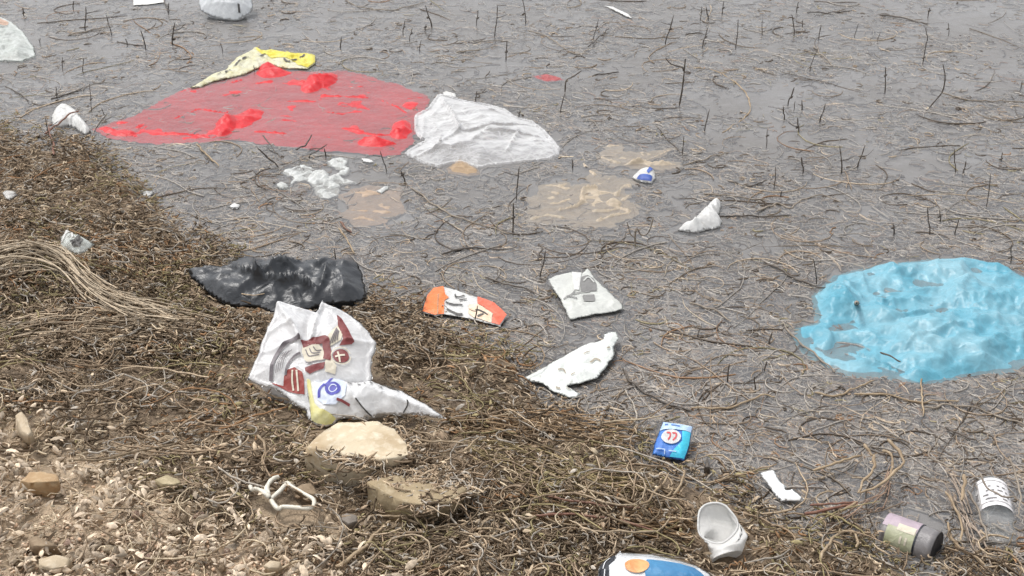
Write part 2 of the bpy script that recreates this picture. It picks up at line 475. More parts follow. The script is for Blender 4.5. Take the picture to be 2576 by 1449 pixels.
mx = n.new('ShaderNodeMix'); mx.data_type = 'RGBA'; l.new(mr.outputs[0], mx.inputs[0]); l.new(a, mx.inputs[6]); l.new(e, mx.inputs[7])
l.new(mx.outputs[2], b.inputs['Base Color']); b.inputs['Roughness'].default_value = .8
bp = n.new('ShaderNodeBump'); bp.inputs['Strength'].default_value = 1; bp.inputs['Distance'].default_value = .018
l.new(t2.outputs['Fac'], bp.inputs['Height']); l.new(bp.outputs[0], b.inputs['Normal'])
g = link('ground', mesh_np('ground', V, Fq, m)); tag(g, kind='structure')

m, n, l, b, o = nodes('murky_water')
n.remove(b)
c, _ = noise_mix(n, l, 1.6, (.345, .345, .352), (.395, .402, .418), .38, .62, 5)
df = n.new('ShaderNodeBsdfDiffuse'); l.new(c, df.inputs['Color'])
tl = n.new('ShaderNodeBsdfTranslucent'); l.new(c, tl.inputs['Color'])
mk = n.new('ShaderNodeMixShader'); mk.inputs[0].default_value = .25; l.new(df.outputs[0], mk.inputs[1]); l.new(tl.outputs[0], mk.inputs[2])
tp = n.new('ShaderNodeBsdfTransparent'); tp.inputs[0].default_value = (.97, .96, .94, 1)
m1 = n.new('ShaderNodeMixShader'); m1.inputs[0].default_value = .31; l.new(tp.outputs[0], m1.inputs[1]); l.new(mk.outputs[0], m1.inputs[2])
gl = n.new('ShaderNodeBsdfGlossy'); gl.inputs['Roughness'].default_value = .06
fr = n.new('ShaderNodeFresnel'); fr.inputs['IOR'].default_value = 1.33
tc = n.new('ShaderNodeTexCoord'); nz = n.new('ShaderNodeTexNoise'); nz.inputs['Scale'].default_value = 16; nz.inputs['Detail'].default_value = 5
l.new(tc.outputs['Object'], nz.inputs[0])
bp = n.new('ShaderNodeBump'); bp.inputs['Strength'].default_value = .55; bp.inputs['Distance'].default_value = .012; l.new(nz.outputs['Fac'], bp.inputs['Height'])
l.new(bp.outputs[0], gl.inputs['Normal']); l.new(bp.outputs[0], fr.inputs['Normal'])
m2 = n.new('ShaderNodeMixShader'); l.new(fr.outputs[0], m2.inputs[0]); l.new(m1.outputs[0], m2.inputs[1]); l.new(gl.outputs[0], m2.inputs[2])
l.new(m2.outputs[0], o.inputs['Surface'])
M_WATER = m
wx = axis(-150, 150, -2, 2, .5); wy = axis(-3, 300, 2, 7, .5)
X, Y = np.meshgrid(wx, wy); ny, nx = X.shape
i = (np.arange(ny - 1)[:, None] * nx + np.arange(nx - 1)[None, :]).ravel()
Fq = np.stack([i, i + 1, i + nx + 1, i + nx], -1)
wt = link('water', mesh_np('water', np.stack([X, Y, X * 0], -1).reshape(-1, 3), Fq, M_WATER)); tag(wt, kind='structure')
# silt hanging in the water: a cloudy layer just below the surface
m, n, l, b, o = nodes('silt')
c, _ = noise_mix(n, l, 2.2, (.25, .228, .205), (.36, .352, .35), .38, .62, 5)
l.new(c, b.inputs['Base Color']); b.inputs['Roughness'].default_value = .9; b.inputs['Alpha'].default_value = .82
V2 = np.stack([X, Y, X * 0 - .011], -1).reshape(-1, 3)
st = link('silt_layer', mesh_np('silt_layer', V2, Fq, m)); tag(st, 'cloudy grey silt hanging in the shallow water', 'silt', kind='stuff')


# ================================================================== LITTER
# ---- red sheet, mostly under a film of water
M_RED = plastic('red_film', (.62, .024, .030), .3, spec=.35, fold=.25, c2=(.48, .015, .02), scale=6)
red_out = ZA([(700, 985), (850, 920), (1000, 880), (1200, 760), (1350, 690), (1500, 640), (1650, 590), (1800, 545), (1932, 500)]) + \
    ZB([(60, 475), (130, 470), (250, 530), (450, 540), (620, 530), (850, 580), (1100, 650), (1280, 725), (1290, 840), (1210, 880), (1200, 960), (1190, 1060), (1150, 1120), (1080, 1175), (900, 1165), (600, 1150), (300, 1120), (0, 1080)]) + \
    ZA([(1700, 1060), (1400, 1080), (1200, 1090), (1000, 1070), (870, 1055), (780, 1020)])
red = Film('plastic_sheet', red_out, M_RED, 'large red plastic sheet spread under shallow water with a few wet folds sticking out', 'plastic sheet',
    z=-.0042, dome=.001, edge=.05, cr=.010, crs=.12, seed=3, step=.009, deck=False, rough_edge=.012,
    ridges=[(ZB([(0, 640), (120, 620)]), .010, .010), (ZB([(330, 640), (600, 610)]), .014, .012), (ZB([(500, 730), (850, 745)]), .010, .007), (ZB([(640, 660), (800, 660)]), .009, .007),
            (ZB([(850, 580), (1100, 650), (1240, 710)]), .010, .007), (ZB([(240, 770), (450, 775)]), .009, .006), (ZB([(520, 850), (650, 870)]), .009, .006), (ZB([(660, 975), (900, 1030), (1080, 1020)]), .011, .008),
            (ZB([(930, 760), (1060, 810), (1150, 870)]), .010, .007), (ZB([(200, 915), (310, 920)]), .009, .006), (ZB([(1150, 750), (1280, 745)]), .009, .006), (ZB([(780, 1080), (1050, 1095)]), .012, .012),
            (ZB([(0, 1000), (150, 1010), (250, 1020)]), .010, .008), (ZA([(1250, 1020), (1400, 1020), (1600, 1050), (1740, 1000)]), .010, .007), (ZA([(1320, 900), (1500, 830), (1700, 860), (1820, 800)]), .010, .006),
            (ZA([(1360, 700), (1500, 650), (1650, 600)]), .010, .008), (ZA([(1040, 970), (1090, 940)]), .010, .007), (ZA([(1750, 630), (1830, 610)]), .009, .006), (ZA([(1000, 900), (1200, 775), (1350, 700)]), .009, .006)],
    bumps=[(*ZA([(1780, 930)])[0], 45, 16, 0.0160), (*ZA([(1700, 970)])[0], 22, 20, 0.0176), (*ZA([(1900, 880)])[0], 30, 14, 0.0160), (*ZB([(150, 535)])[0], 42, 20, 0.0208), (*ZB([(90, 490)])[0], 35, 12, 0.0160),
           (*ZB([(500, 610)])[0], 34, 17, .022), (*ZB([(410, 670)])[0], 22, 12, .018), (*ZB([(1110, 985)])[0], 30, 22, .022), (*ZB([(900, 1090)])[0], 44, 8, .013),
           (*ZA([(880, 1015)])[0], 42, 9, .022), (*ZA([(780, 990)])[0], 30, 7, .02), (*ZA([(900, 920)])[0], 30, 8, .012), (*ZB([(1180, 800)])[0], 26, 10, .012)])

# ---- yellow bag behind it
M_YEL = plastic('yellow_film', (.78, .66, .06), .35, c2=(.80, .72, .18), scale=20, thin=.2)
M_YELP = plastic('pale_yellow_film', (.74, .70, .42), .35, c2=(.78, .76, .62), scale=24, thin=.25, dirt=.4)
M_PRINT_DK = plastic('dark_print', (.06, .055, .05), .4, scale=40)
yb = Film('plastic_bag', ZA([(1430, 668), (1600, 560), (1700, 525), (1780, 440), (1860, 400), (1925, 355)]) + ZB([(0, 358), (60, 388), (140, 380), (250, 405), (400, 410), (452, 420), (450, 480), (390, 520), (290, 520), (200, 515), (110, 490), (0, 520)]) + ZA([(1850, 560), (1600, 620), (1520, 655)]),
    M_YELP, 'crumpled yellow plastic bag with a pale tail lying behind the red sheet', 'plastic bag', z=.003, dome=.010, edge=.03, cr=.022, crs=.07, seed=8, step=.007)
yb.mark('yellow_panel', ZA([(1932, 372)]) + ZB([(0, 362), (60, 392), (140, 386), (250, 409), (400, 414), (446, 424), (444, 478), (388, 514), (320, 506), (250, 470), (180, 455), (120, 450), (60, 425), (10, 400)]), M_YEL)
for p in ([(30, 440), (80, 420)], [(210, 470), (260, 490)], [(270, 480), (310, 470)], [(330, 455), (370, 440)]): yb.stroke('printed_mark', ZB(p), 3, M_PRINT_DK)
for p in ([(1760, 520), (1820, 490)], [(1830, 470), (1880, 450)], [(1700, 560), (1740, 545)], [(1640, 580), (1670, 565)]): yb.stroke('printed_mark', ZA(p), 2.5, M_PRINT_DK)

# ---- translucent white bag right of the red sheet
M_CLEAR = plastic('milky_film', (.84, .84, .84), .2, alpha=.16, rim=.7, thin=.1, fold=.12, c2=(.76, .76, .77), scale=10, spec=.7)
wb = Film('plastic_bag', ZB([(1340, 760), (1380, 722), (1430, 725), (1560, 765), (1750, 795), (1880, 835), (1970, 895), (2100, 925), (2200, 1005), (2295, 1120), (2285, 1175), (2210, 1212), (2000, 1235), (1800, 1250), (1680, 1275), (1560, 1240), (1480, 1240), (1380, 1270), (1260, 1240), (1180, 1200), (1120, 1160), (1200, 1110), (1280, 1070), (1240, 1060), (1200, 1000), (1190, 930), (1200, 870), (1290, 830)]),
    M_CLEAR, 'translucent white plastic bag floating against the right end of the red sheet', 'plastic bag', z=-.002, dome=.030, edge=.16, cr=.036, crs=.24, seed=21, step=.0065, hem=.010, tilt=0, deck=False,
    ridges=[(ZB([(1380, 740), (1480, 900), (1540, 1040)]), .028, .010), (ZB([(1440, 770), (1340, 900)]), .012, .008), (ZB([(1200, 930), (1260, 1060)]), .02, .008), (ZB([(1270, 900), (1260, 1040)]), .016, .007), (ZB([(1340, 960), (1400, 1060)]), .012, .007),
            (ZB([(1540, 1040), (1800, 1000), (2150, 960)]), .016, .009), (ZB([(1540, 1040), (1420, 1110), (1350, 1170), (1200, 1200)]), .022, .010), (ZB([(1720, 1060), (1980, 1050), (2150, 1060)]), .018, .008), (ZB([(1980, 1050), (1900, 1170)]), .015, .008),
            (ZB([(1200, 1110), (1340, 1100), (1400, 1140)]), .014, .008), (ZB([(1700, 1080), (1640, 1130)]), .012, .007), (ZB([(2100, 1100), (2200, 1090), (2250, 1150)]), .012, .007), (ZB([(1560, 780), (1750, 860), (1900, 900)]), .012, .010)])
# ---- small white knotted bag, left
M_WHITE = plastic('white_film', (.78, .78, .76), .35, thin=.2, c2=(.68, .67, .65), scale=24, dirt=.25)
Film('plastic_bag', ZA([(390, 880), (410, 838), (450, 818), (510, 815), (560, 828), (600, 880), (650, 935), (692, 1000), (640, 1022), (580, 985), (530, 950), (470, 962), (410, 965), (385, 920)]), M_WHITE,
     'small knotted white plastic bag caught on twigs at the left tip of the red sheet', 'plastic bag', z=0, dome=.03, edge=.03, cr=.012, crs=.04, seed=5, step=.005,
     ridges=[(ZA([(560, 850), (600, 940), (680, 1000)]), .012, .008)])
# ---- clear bag at the left edge
M_CLEAR2 = plastic('clear_film', (.72, .75, .72), .15, alpha=.38, thin=.2, c2=(.58, .62, .58), scale=16, spec=.8)
cb = Film('plastic_bag', ZA([(-190, 160), (-60, 130), (20, 140), (100, 180), (185, 255), (262, 370), (272, 430), (170, 472), (80, 470), (-90, 468), (-200, 440)]), M_CLEAR2,
     'clear crumpled plastic bag floating at the far left', 'plastic bag', z=-.002, dome=.035, edge=.10, cr=.030, crs=.10, seed=31, step=.007, hem=.006)
M_SALMON = plastic('salmon_print', (.55, .36, .26), .4, alpha=.6)
cb.mark('printed_panel', ZA([(-40, 165), (20, 165), (70, 190), (60, 225), (-10, 230), (-60, 210)]), M_SALMON)
# ---- card and white bag at the top
M_PAPER = plastic('white_card', (.74, .73, .70), .6, c2=(.66, .65, .61), scale=30, dirt=.2)
Film('card', ZA([(985, -60), (1010, 40), (1120, 34), (1245, 18), (1235, -75)]), M_PAPER, 'stiff white card floating flat, far out left of the puffed white bag', 'card', z=.003, dome=.003, edge=.02, cr=.003, crs=.1, seed=41, step=.006)
M_WHITE2 = plastic('bluish_white_film', (.80, .82, .83), .3, alpha=.85, thin=.3, c2=(.62, .64, .66), scale=12)
tb_ = Film('plastic_bag', ZA([(1515, -100), (1505, 30), (1512, 85), (1600, 128), (1700, 152), (1790, 158), (1870, 120), (1908, 78), (1905, -20), (1880, -100), (1700, -125)]), M_WHITE2,
     'puffed white plastic bag standing on the water, far out', 'plastic bag', z=.004, dome=.07, edge=.12, cr=.022, crs=.10, seed=44, step=.007, tilt=24,
     ridges=[(ZA([(1560, -20), (1700, 20), (1860, 40)]), .012, .010), (ZA([(1600, 70), (1780, 90)]), .010, .008), (ZA([(1780, -50), (1830, 60)]), .012, .008)])
tb_.stroke('printed_mark', ZA([(1812, 85), (1812, 125)]), 5, M_PRINT_DK)

# ---- white crumpled bag below the red sheet, tan sheet next to it
M_WHITE3 = plastic('wet_white_film', (.76, .78, .76), .25, alpha=.55, rim=.5, thin=.2, c2=(.66, .67, .65), scale=30, dirt=.3)
Film('plastic_bag', ZH([(480, 300), (560, 245), (640, 232), (740, 240), (820, 262), (890, 335), (960, 285), (905, 245), (900, 200), (950, 172), (1020, 160), (1100, 175), (1125, 240), (1085, 300), (1010, 320), (1100, 335), (1170, 380), (1080, 392), (1000, 400), (1020, 430), (980, 500), (930, 558), (850, 530), (790, 495), (750, 400), (700, 375), (610, 370), (580, 410), (540, 400), (520, 330)]), M_WHITE3,
     'wet white bag crumpled into a ragged heap below the red sheet', 'plastic bag', z=-.003, dome=.008, edge=.025, cr=.034, crs=.06, rough_edge=.016, seed=51, step=.005)
Film('plastic_scrap', ZH([(420, 400), (470, 385), (525, 400), (540, 440), (480, 455), (430, 440)]), M_WHITE3, 'small crumpled white scrap just left of the ragged white heap', 'scrap', z=0, dome=.014, edge=.02, cr=.01, crs=.03, seed=52, step=.005)
Film('plastic_scrap', ZH([(1200, 158), (1305, 178), (1312, 196), (1290, 206), (1205, 192)]), M_WHITE, 'short white strip floating between red sheet and ragged white heap', 'scrap', z=.001, dome=.005, edge=.01, cr=.003, crs=.03, seed=53, step=.004)
Film('plastic_scrap', ZH([(1330, 462), (1400, 420), (1455, 420), (1440, 445), (1380, 485)]), M_WHITE3, 'pale sliver of plastic on top of the sunken tan sheet', 'scrap', z=.001, dome=.006, edge=.012, cr=.005, crs=.03, seed=54, step=.004)
M_TAN = plastic('tan_film', (.50, .36, .25), .4, alpha=.8, thin=.1, c2=(.42, .32, .24), scale=8)
Film('plastic_sheet', ZH([(975, 500), (1100, 440), (1250, 420), (1400, 440), (1520, 480), (1580, 570), (1560, 680), (1500, 770), (1350, 800), (1180, 780), (1060, 730), (1000, 640)]), M_TAN,
     'sunken tan plastic sheet beside the ragged white heap', 'plastic sheet', z=-.0045, dome=.001, edge=.05, cr=.016, crs=.09, seed=55, deck=False, step=.007, rough_edge=.04,
     ridges=[(ZH([(1010, 635), (1180, 650), (1450, 665)]), .011, .007), (ZH([(1050, 740), (1200, 715), (1400, 760)]), .010, .007), (ZH([(1100, 480), (1400, 500)]), .009, .008)])
M_BRN = plastic('brown_film', (.42, .29, .17), .4, alpha=.75, thin=.1)
Film('plastic_scrap', ZB([(1490, 1230), (1540, 1200), (1600, 1225), (1680, 1275), (1690, 1320), (1600, 1330), (1450, 1310), (1440, 1270)]), M_BRN, 'brown scrap half sunk under the lower edge of the translucent bag', 'scrap', z=-.004, dome=.008, edge=.03, cr=.010, crs=.05, seed=56, step=.006, deck=False)

# ---- two sunken beige bags
M_BEIGE = plastic('beige_film', (.60, .49, .36), .3, alpha=.72, thin=.2, c2=(.52, .44, .34), scale=10)
Film('plastic_bag', ZM([(1010, 120), (1060, 62), (1200, 52), (1330, 98), (1500, 88), (1750, 98), (1650, 150), (1490, 205), (1700, 190), (1840, 215), (1850, 262), (1650, 292), (1500, 285), (1300, 292), (1150, 250), (1040, 195)]), M_BEIGE,
     'flat beige plastic bag half sunk above the blue and white packet', 'plastic bag', z=-.0045, dome=.001, edge=.04, cr=.016, crs=.07, seed=61, deck=False, step=.006, rough_edge=.03,
     ridges=[(ZM([(1030, 90), (1100, 60), (1200, 60), (1320, 105)]), .010, .008), (ZM([(1180, 270), (1400, 230), (1550, 180), (1720, 100)]), .018, .008), (ZM([(1300, 240), (1500, 225), (1830, 255)]), .014, .008), (ZM([(1040, 180), (1200, 240)]), .014, .010)])
Film('plastic_bag', ZM([(290, 600), (340, 500), (470, 450), (590, 445), (720, 465), (830, 460), (930, 430), (900, 370), (830, 250), (830, 218), (870, 225), (920, 310), (1010, 350), (1150, 340), (1290, 395), (1320, 470), (1340, 620), (1330, 730), (1250, 790), (1100, 885), (950, 855), (800, 870), (650, 830), (480, 840), (330, 825), (280, 720)]), M_BEIGE,
     'large beige plastic bag spread just under the water below the blue and white packet', 'plastic bag', z=-.0045, dome=.001, edge=.05, cr=.016, crs=.09, seed=62, deck=False, step=.007, rough_edge=.035,
     ridges=[(ZM([(850, 240), (900, 310), (960, 350)]), .026, .012), (ZM([(960, 480), (850, 500), (830, 580), (850, 620), (780, 670), (600, 710)]), .018, .007), (ZM([(350, 560), (420, 500), (560, 540), (700, 560)]), .011, .007), (ZM([(470, 460), (620, 470), (700, 430)]), .012, .007),
             (ZM([(1180, 560), (1240, 480), (1310, 450), (1310, 560), (1240, 610)]), .020, .009), (ZM([(960, 720), (1090, 720), (1200, 690), (1310, 720)]), .016, .010), (ZM([(1000, 810), (1150, 760), (1300, 740)]), .013, .009), (ZM([(400, 650), (600, 640), (700, 600)]), .010, .007), (ZM([(1100, 400), (1140, 350), (1220, 380)]), .013, .007), (ZM([(320, 800), (480, 760), (640, 790)]), .011, .009)],
     bumps=[(*ZM([(1160, 640)])[0], 18, 9, .022), (*ZM([(1380, 500)])[0], 16, 10, .02)])
M_BLUE = plastic('blue_print', (.03, .07, .32), .35, c2=(.05, .12, .42))
bp_ = Film('packet', ZM([(1340, 372), (1400, 302), (1470, 292), (1530, 288), (1568, 312), (1572, 380), (1535, 432), (1440, 420), (1380, 402)]), M_WHITE, 'tiny blue and white packet floating between the two beige bags', 'packet', z=.002, dome=.016, edge=.02, cr=.006, crs=.05, seed=63, step=.004)
bp_.mark('blue_panel', ZM([(1380, 398), (1440, 382), (1500, 385), (1540, 392), (1530, 425), (1440, 415)]), M_BLUE)
bp_.mark('blue_panel', ZM([(1480, 350), (1510, 305), (1550, 300), (1540, 330), (1500, 372)]), M_BLUE)
# ---- white crumple further right, with little knob
wc = Film('wrapper', ZM([(1800, 900), (1850, 840), (1930, 850), (1990, 760), (2085, 695), (2130, 690), (2100, 640), (2160, 600), (2240, 620), (2230, 690), (2200, 750), (2245, 820), (2225, 872), (2090, 902), (1990, 925), (1890, 920)]), M_WHITE, 'small crumpled white wrapper sitting alone on open water, mid right', 'wrapper', z=.002, dome=.035, edge=.04, cr=.016, crs=.05, seed=64, step=.0045,
     ridges=[(ZM([(1960, 890), (2060, 780), (2110, 720)]), .014, .008), (ZM([(2110, 720), (2220, 830)]), .012, .008)])
# ---- little specks
for zf, pts, lab in ((ZD, [(18, 92), (60, 84), (112, 92), (132, 112), (100, 135), (55, 148), (28, 132)], 'white scrap shaped like a shell on the weed at the far left'),
                     (ZD, [(990, 78), (1040, 88), (1090, 92), (1060, 125), (1020, 128)], 'tiny ragged white scrap at the water line left of the ragged heap'),
                     (ZD, [(1615, 192), (1660, 168), (1705, 186), (1680, 206), (1640, 208)], 'tiny flat white scrap in the water above the black bag'),
                     (ZB, [(1405, 700), (1440, 690), (1515, 712), (1510, 738), (1470, 730), (1420, 722)], 'small white scrap just behind the top of the translucent bag'),
                     (ZC, [(85, 32), (150, 45), (240, 88), (262, 112), (225, 100), (150, 62)], 'thin white ribbon of plastic floating at the top centre')):
    Film('plastic_scrap', zf(pts), M_WHITE, lab, 'scrap', z=.003, dome=.007, edge=.012, cr=.006, crs=.03, seed=len(lab), step=.004)
M_REDT = plastic('dull_red_film', (.36, .06, .06), .35, alpha=.85)
Film('plastic_scrap', ZB([(2080, 572), (2200, 560), (2290, 585), (2330, 606), (2200, 620), (2120, 598)]), M_REDT, 'narrow dull red strip of plastic in open water right of the yellow bag', 'scrap', z=-.002, dome=.004, edge=.015, cr=.008, crs=.05, seed=71, step=.004, deck=False)
sc_ = Film('foil_scrap', ZD([(425, 480), (435, 410), (480, 386), (520, 400), (560, 415), (620, 432), (665, 460), (630, 500), (560, 535), (500, 515), (450, 510)]), M_CLEAR2, 'small clear and black crumpled wrapper on the olive weed', 'wrapper', z=.012, dome=.022, edge=.03, cr=.02, crs=.035, seed=72, step=.004)
sc_.mark('dark_print', ZD([(500, 480), (560, 450), (600, 470), (570, 515), (520, 505)]), M_PRINT_DK)
sc_.stroke('white_fold', ZD([(440, 470), (470, 420), (510, 415), (520, 450)]), 5, M_WHITE)

# ---- black bag
M_BLACK = plastic('black_film', (.022, .024, .028), .34, c2=(.04, .044, .05), scale=6, dirt=.08, spec=.6, fold=.3)
Film('rubbish_bag', ZE([(62, 280), (140, 262), (230, 268), (330, 275), (370, 235), (440, 205), (500, 190), (560, 205), (640, 215), (720, 190), (800, 215), (900, 225), (1000, 200), (1100, 215), (1200, 190), (1250, 225), (1290, 290), (1310, 380), (1322, 460), (1295, 500), (1200, 525), (1080, 520), (960, 545), (850, 580), (750, 588), (640, 575), (560, 545), (430, 540), (310, 520), (230, 465), (170, 400), (90, 350)]), M_BLACK,
     'black rubbish bag lying half full of creases at the water edge', 'rubbish bag', z=.006, dome=.030, edge=.07, cr=.058, crs=.17, seed=80, step=.0065, tilt=12,
     ridges=[(ZE([(190, 290), (400, 292), (470, 360), (560, 400)]), 0.039, .010), (ZE([(560, 400), (640, 350), (700, 310), (800, 330)]), 0.033, .012), (ZE([(560, 400), (740, 432), (840, 405), (960, 460)]), 0.045, .010), (ZE([(340, 275), (400, 215), (480, 200)]), 0.030, .010),
             (ZE([(540, 270), (590, 330), (500, 390)]), 0.024, .010), (ZE([(700, 200), (780, 290), (860, 270)]), 0.027, .010), (ZE([(1050, 320), (1020, 430), (960, 500)]), 0.027, .012), (ZE([(900, 250), (1000, 300), (1080, 230)]), 0.024, .01)],
     bumps=[(*ZE([(1210, 390)])[0], 40, 50, .030), (*ZE([(330, 420)])[0], 60, 30, .012)])

# ---- carrier bag with maroon print
M_CARR = plastic('carrier_film', (.86, .86, .86), .2, alpha=.62, rim=.4, thin=.06, spec=.7, c2=(.74, .74, .75), scale=8)
M_MAR = plastic('maroon_print', (.20, .035, .035), .4, c2=(.16, .03, .03)); M_CREAM = plastic('cream_print', (.66, .60, .48), .45)
M_GRY = plastic('grey_print', (.16, .14, .15), .4); M_CRIM = plastic('red_brown_print', (.27, .035, .025), .4)
ca = Film('carrier_bag', ZN([(355, 72), (500, 110), (640, 152), (775, 188), (790, 110), (812, 55), (835, 90), (960, 130), (1150, 250), (1280, 370), (1372, 510), (1368, 560), (1325, 680), (1318, 760), (1335, 860), (1300, 960), (1200, 1020), (1040, 1110), (900, 1200), (760, 1290), (665, 1310), (650, 1200), (560, 1160), (440, 1070), (310, 970), (150, 940), (38, 882), (62, 820), (100, 715), (160, 620), (200, 470), (290, 270), (330, 140)]),
     M_CARR, 'white carrier bag with torn handles and a maroon and cream print', 'carrier bag', z=.01, dome=.035, edge=.12, cr=.026, crs=.17, seed=90, tilt=30, step=.005, hem=.006,
     ridges=[(ZN([(370, 110), (430, 230), (530, 370), (600, 520)]), 0.030, .009), (ZN([(280, 400), (390, 345), (500, 330)]), 0.016, .009), (ZN([(800, 120), (770, 230), (740, 380), (725, 500)]), 0.032, .009), (ZN([(1370, 515), (1200, 520), (1080, 520)]), 0.016, .009),
             (ZN([(840, 90), (950, 210), (1000, 300)]), 0.014, .008), (ZN([(160, 620), (320, 610), (450, 560)]), 0.014, .010), (ZN([(340, 960), (500, 1060), (650, 1190)]), 0.011, .012)],
     bumps=[(*ZN([(700, 400)])[0], 18, 40, -.02)])
ca.stroke('printed_ring', ZN([(610, 525), (520, 535), (440, 580), (360, 665), (315, 755), (300, 830), (292, 915)]), 9, M_GRY)
ca.stroke('printed_ring', ZN([(605, 668), (540, 695), (490, 745), (460, 800), (445, 870)]), 5.5, M_GRY)
for k in range(4):
    ca.stroke('small_lettering', ZN([(345 + 22 * k, 850 - 10 * k), (370 + 26 * k, 740 - 18 * k), (430 + 30 * k, 650 - 6 * k)]), 1.6, M_GRY)
ca.mark('maroon_panel', ZN([(290, 925), (340, 945), (420, 965), (430, 880), (470, 820), (540, 800), (620, 850), (640, 930), (640, 1060), (560, 1050), (480, 1025), (400, 990), (330, 960)]), M_CRIM)
for p in ([(520, 830), (515, 930), (525, 1020)], [(562, 830), (570, 930), (575, 1030)]): ca.stroke('pale_stripe', ZN(p), 4.5, M_CREAM, .0028)
ca.stroke('maroon_band', ZN([(625, 585), (700, 560), (780, 545), (860, 530), (870, 600), (885, 670), (875, 740)]), 19, M_MAR)
ca.mark('cream_panel', ZN([(628, 600), (790, 575), (830, 620), (860, 690), (850, 740), (690, 775), (650, 740), (620, 660)]), M_CREAM, .0022)
for p in ([(660, 640), (700, 710), (800, 690)], [(700, 630), (730, 680), (810, 665)], [(740, 615), (770, 650), (820, 640)], [(660, 770), (760, 775), (855, 745)]): ca.stroke('printed_line', ZN(p), 2.6, M_GRY, .0034)
ca.mark('maroon_panel', ZN([(650, 815), (720, 800), (860, 765), (845, 832), (700, 880), (655, 850)]), M_MAR)
ca.mark('maroon_panel', ZN([(972, 235), (1015, 270), (1090, 400), (1155, 540), (1125, 565), (1000, 585), (1040, 520), (1030, 470), (985, 370)]), M_MAR)
ca.mark('cream_panel', ZN([(862, 560), (900, 470), (980, 365), (1035, 470), (1020, 530), (910, 590)]), M_CREAM)
for k in range(4): ca.stroke('printed_line', ZN([(905 + 25 * k, 575 - 12 * k), (950 + 14 * k, 470 - 4 * k), (975 + 8 * k, 400 + 12 * k)]), 2.2, M_GRY, .0028)
ca.mark('maroon_disc', ZN(ell(1018, 690, 82, 72)), M_MAR)
ca.stroke('pale_ring', ZN(ell(1018, 690, 98, 88)), 2.5, M_CREAM)
ca.stroke('pale_cross', ZN([(985, 650), (1000, 700), (1010, 760)]), 4.5, M_CREAM, .003); ca.stroke('pale_cross', ZN([(960, 705), (1010, 690), (1060, 680)]), 4.5, M_CREAM, .003)
ca.mark('cream_panel', ZN([(900, 640), (935, 740), (975, 800), (960, 880), (860, 860), (860, 760)]), M_CREAM)
# ---- smaller bag with yellow end and blue print, in front of it
M_BLUE2 = plastic('violet_blue_print', (.07, .07, .38), .35); M_PALEB = plastic('pale_blue_film', (.62, .68, .80), .3, alpha=.9)
M_YEL2 = plastic('faded_yellow_film', (.68, .62, .20), .4, thin=.2, c2=(.70, .67, .36), scale=20, dirt=.2)
sb = Film('plastic_bag', ZN([(640, 858), (700, 876), (830, 882), (930, 850), (1000, 870), (1060, 900), (1150, 905), (1300, 898), (1400, 920), (1500, 962), (1640, 1000), (1750, 1062), (1900, 1150), (2000, 1212), (2085, 1278), (1980, 1272), (1850, 1250), (1700, 1230), (1600, 1240), (1450, 1232), (1330, 1262), (1250, 1285), (1150, 1282), (1050, 1272), (985, 1292), (920, 1345), (840, 1365), (760, 1345), (700, 1312), (690, 1200), (665, 1020)]),
     plastic('white_bag_film', (.84, .84, .84), .24, alpha=.80, rim=.2, thin=.06, c2=(.70, .70, .70), scale=14, dirt=.15), 'crumpled white bag with yellow end and violet blue print, touching the pale rock', 'plastic bag',
     z=.012, dome=.026, edge=.05, cr=.022, crs=.11, seed=93, tilt=26, step=.005,
     ridges=[(ZN([(650, 870), (700, 1080), (720, 1250)]), .012, .008), (ZN([(1060, 920), (1120, 1100), (1250, 1230)]), .016, .009), (ZN([(1250, 1000), (1500, 1080), (1800, 1180)]), .012, .009), (ZN([(1300, 905), (1400, 1000), (1640, 1010)]), .012, .009)])
sb.mark('yellow_panel', ZN([(645, 865), (690, 882), (715, 1040), (740, 1150), (800, 1225), (900, 1262), (960, 1290), (915, 1338), (840, 1358), (760, 1338), (706, 1308), (694, 1200), (672, 1020)]), M_YEL2)
sb.mark('pale_panel', ZN([(740, 900), (840, 890), (930, 870), (1040, 910), (1080, 1000), (1060, 1100), (960, 1190), (840, 1190), (770, 1120), (735, 1000)]), M_PALEB, .0016)
sb.mark('blue_disc', ZN(ell(935, 1030, 82, 76)), M_BLUE2, .003); sb.stroke('pale_ring', ZN(ell(935, 1030, 42, 38, 14)), 2.5, M_PALEB, .004)
for p in ([(850, 1000), (890, 950), (930, 860)], [(790, 1110), (795, 1040), (850, 975)]): sb.stroke('blue_lettering', ZN(p), 7, M_BLUE2, .003)
sb.stroke('maroon_lettering', ZN([(975, 1148), (1040, 1160), (1105, 1188)]), 6, M_MAR, .003)
for p in ([(1080, 940), (1130, 962)], [(1310, 945), (1340, 965)], [(1500, 968), (1560, 990), (1605, 1012)], [(1180, 960), (1220, 985)], [(1250, 950), (1270, 980)], [(1690, 1125), (1698, 1170), (1650, 1230)], [(1170, 1150), (1250, 1222), (1330, 1268)], [(1400, 980), (1440, 1010)]):
    sb.stroke('black_lettering', ZN(p), 3.4, M_PRINT_DK, .003)

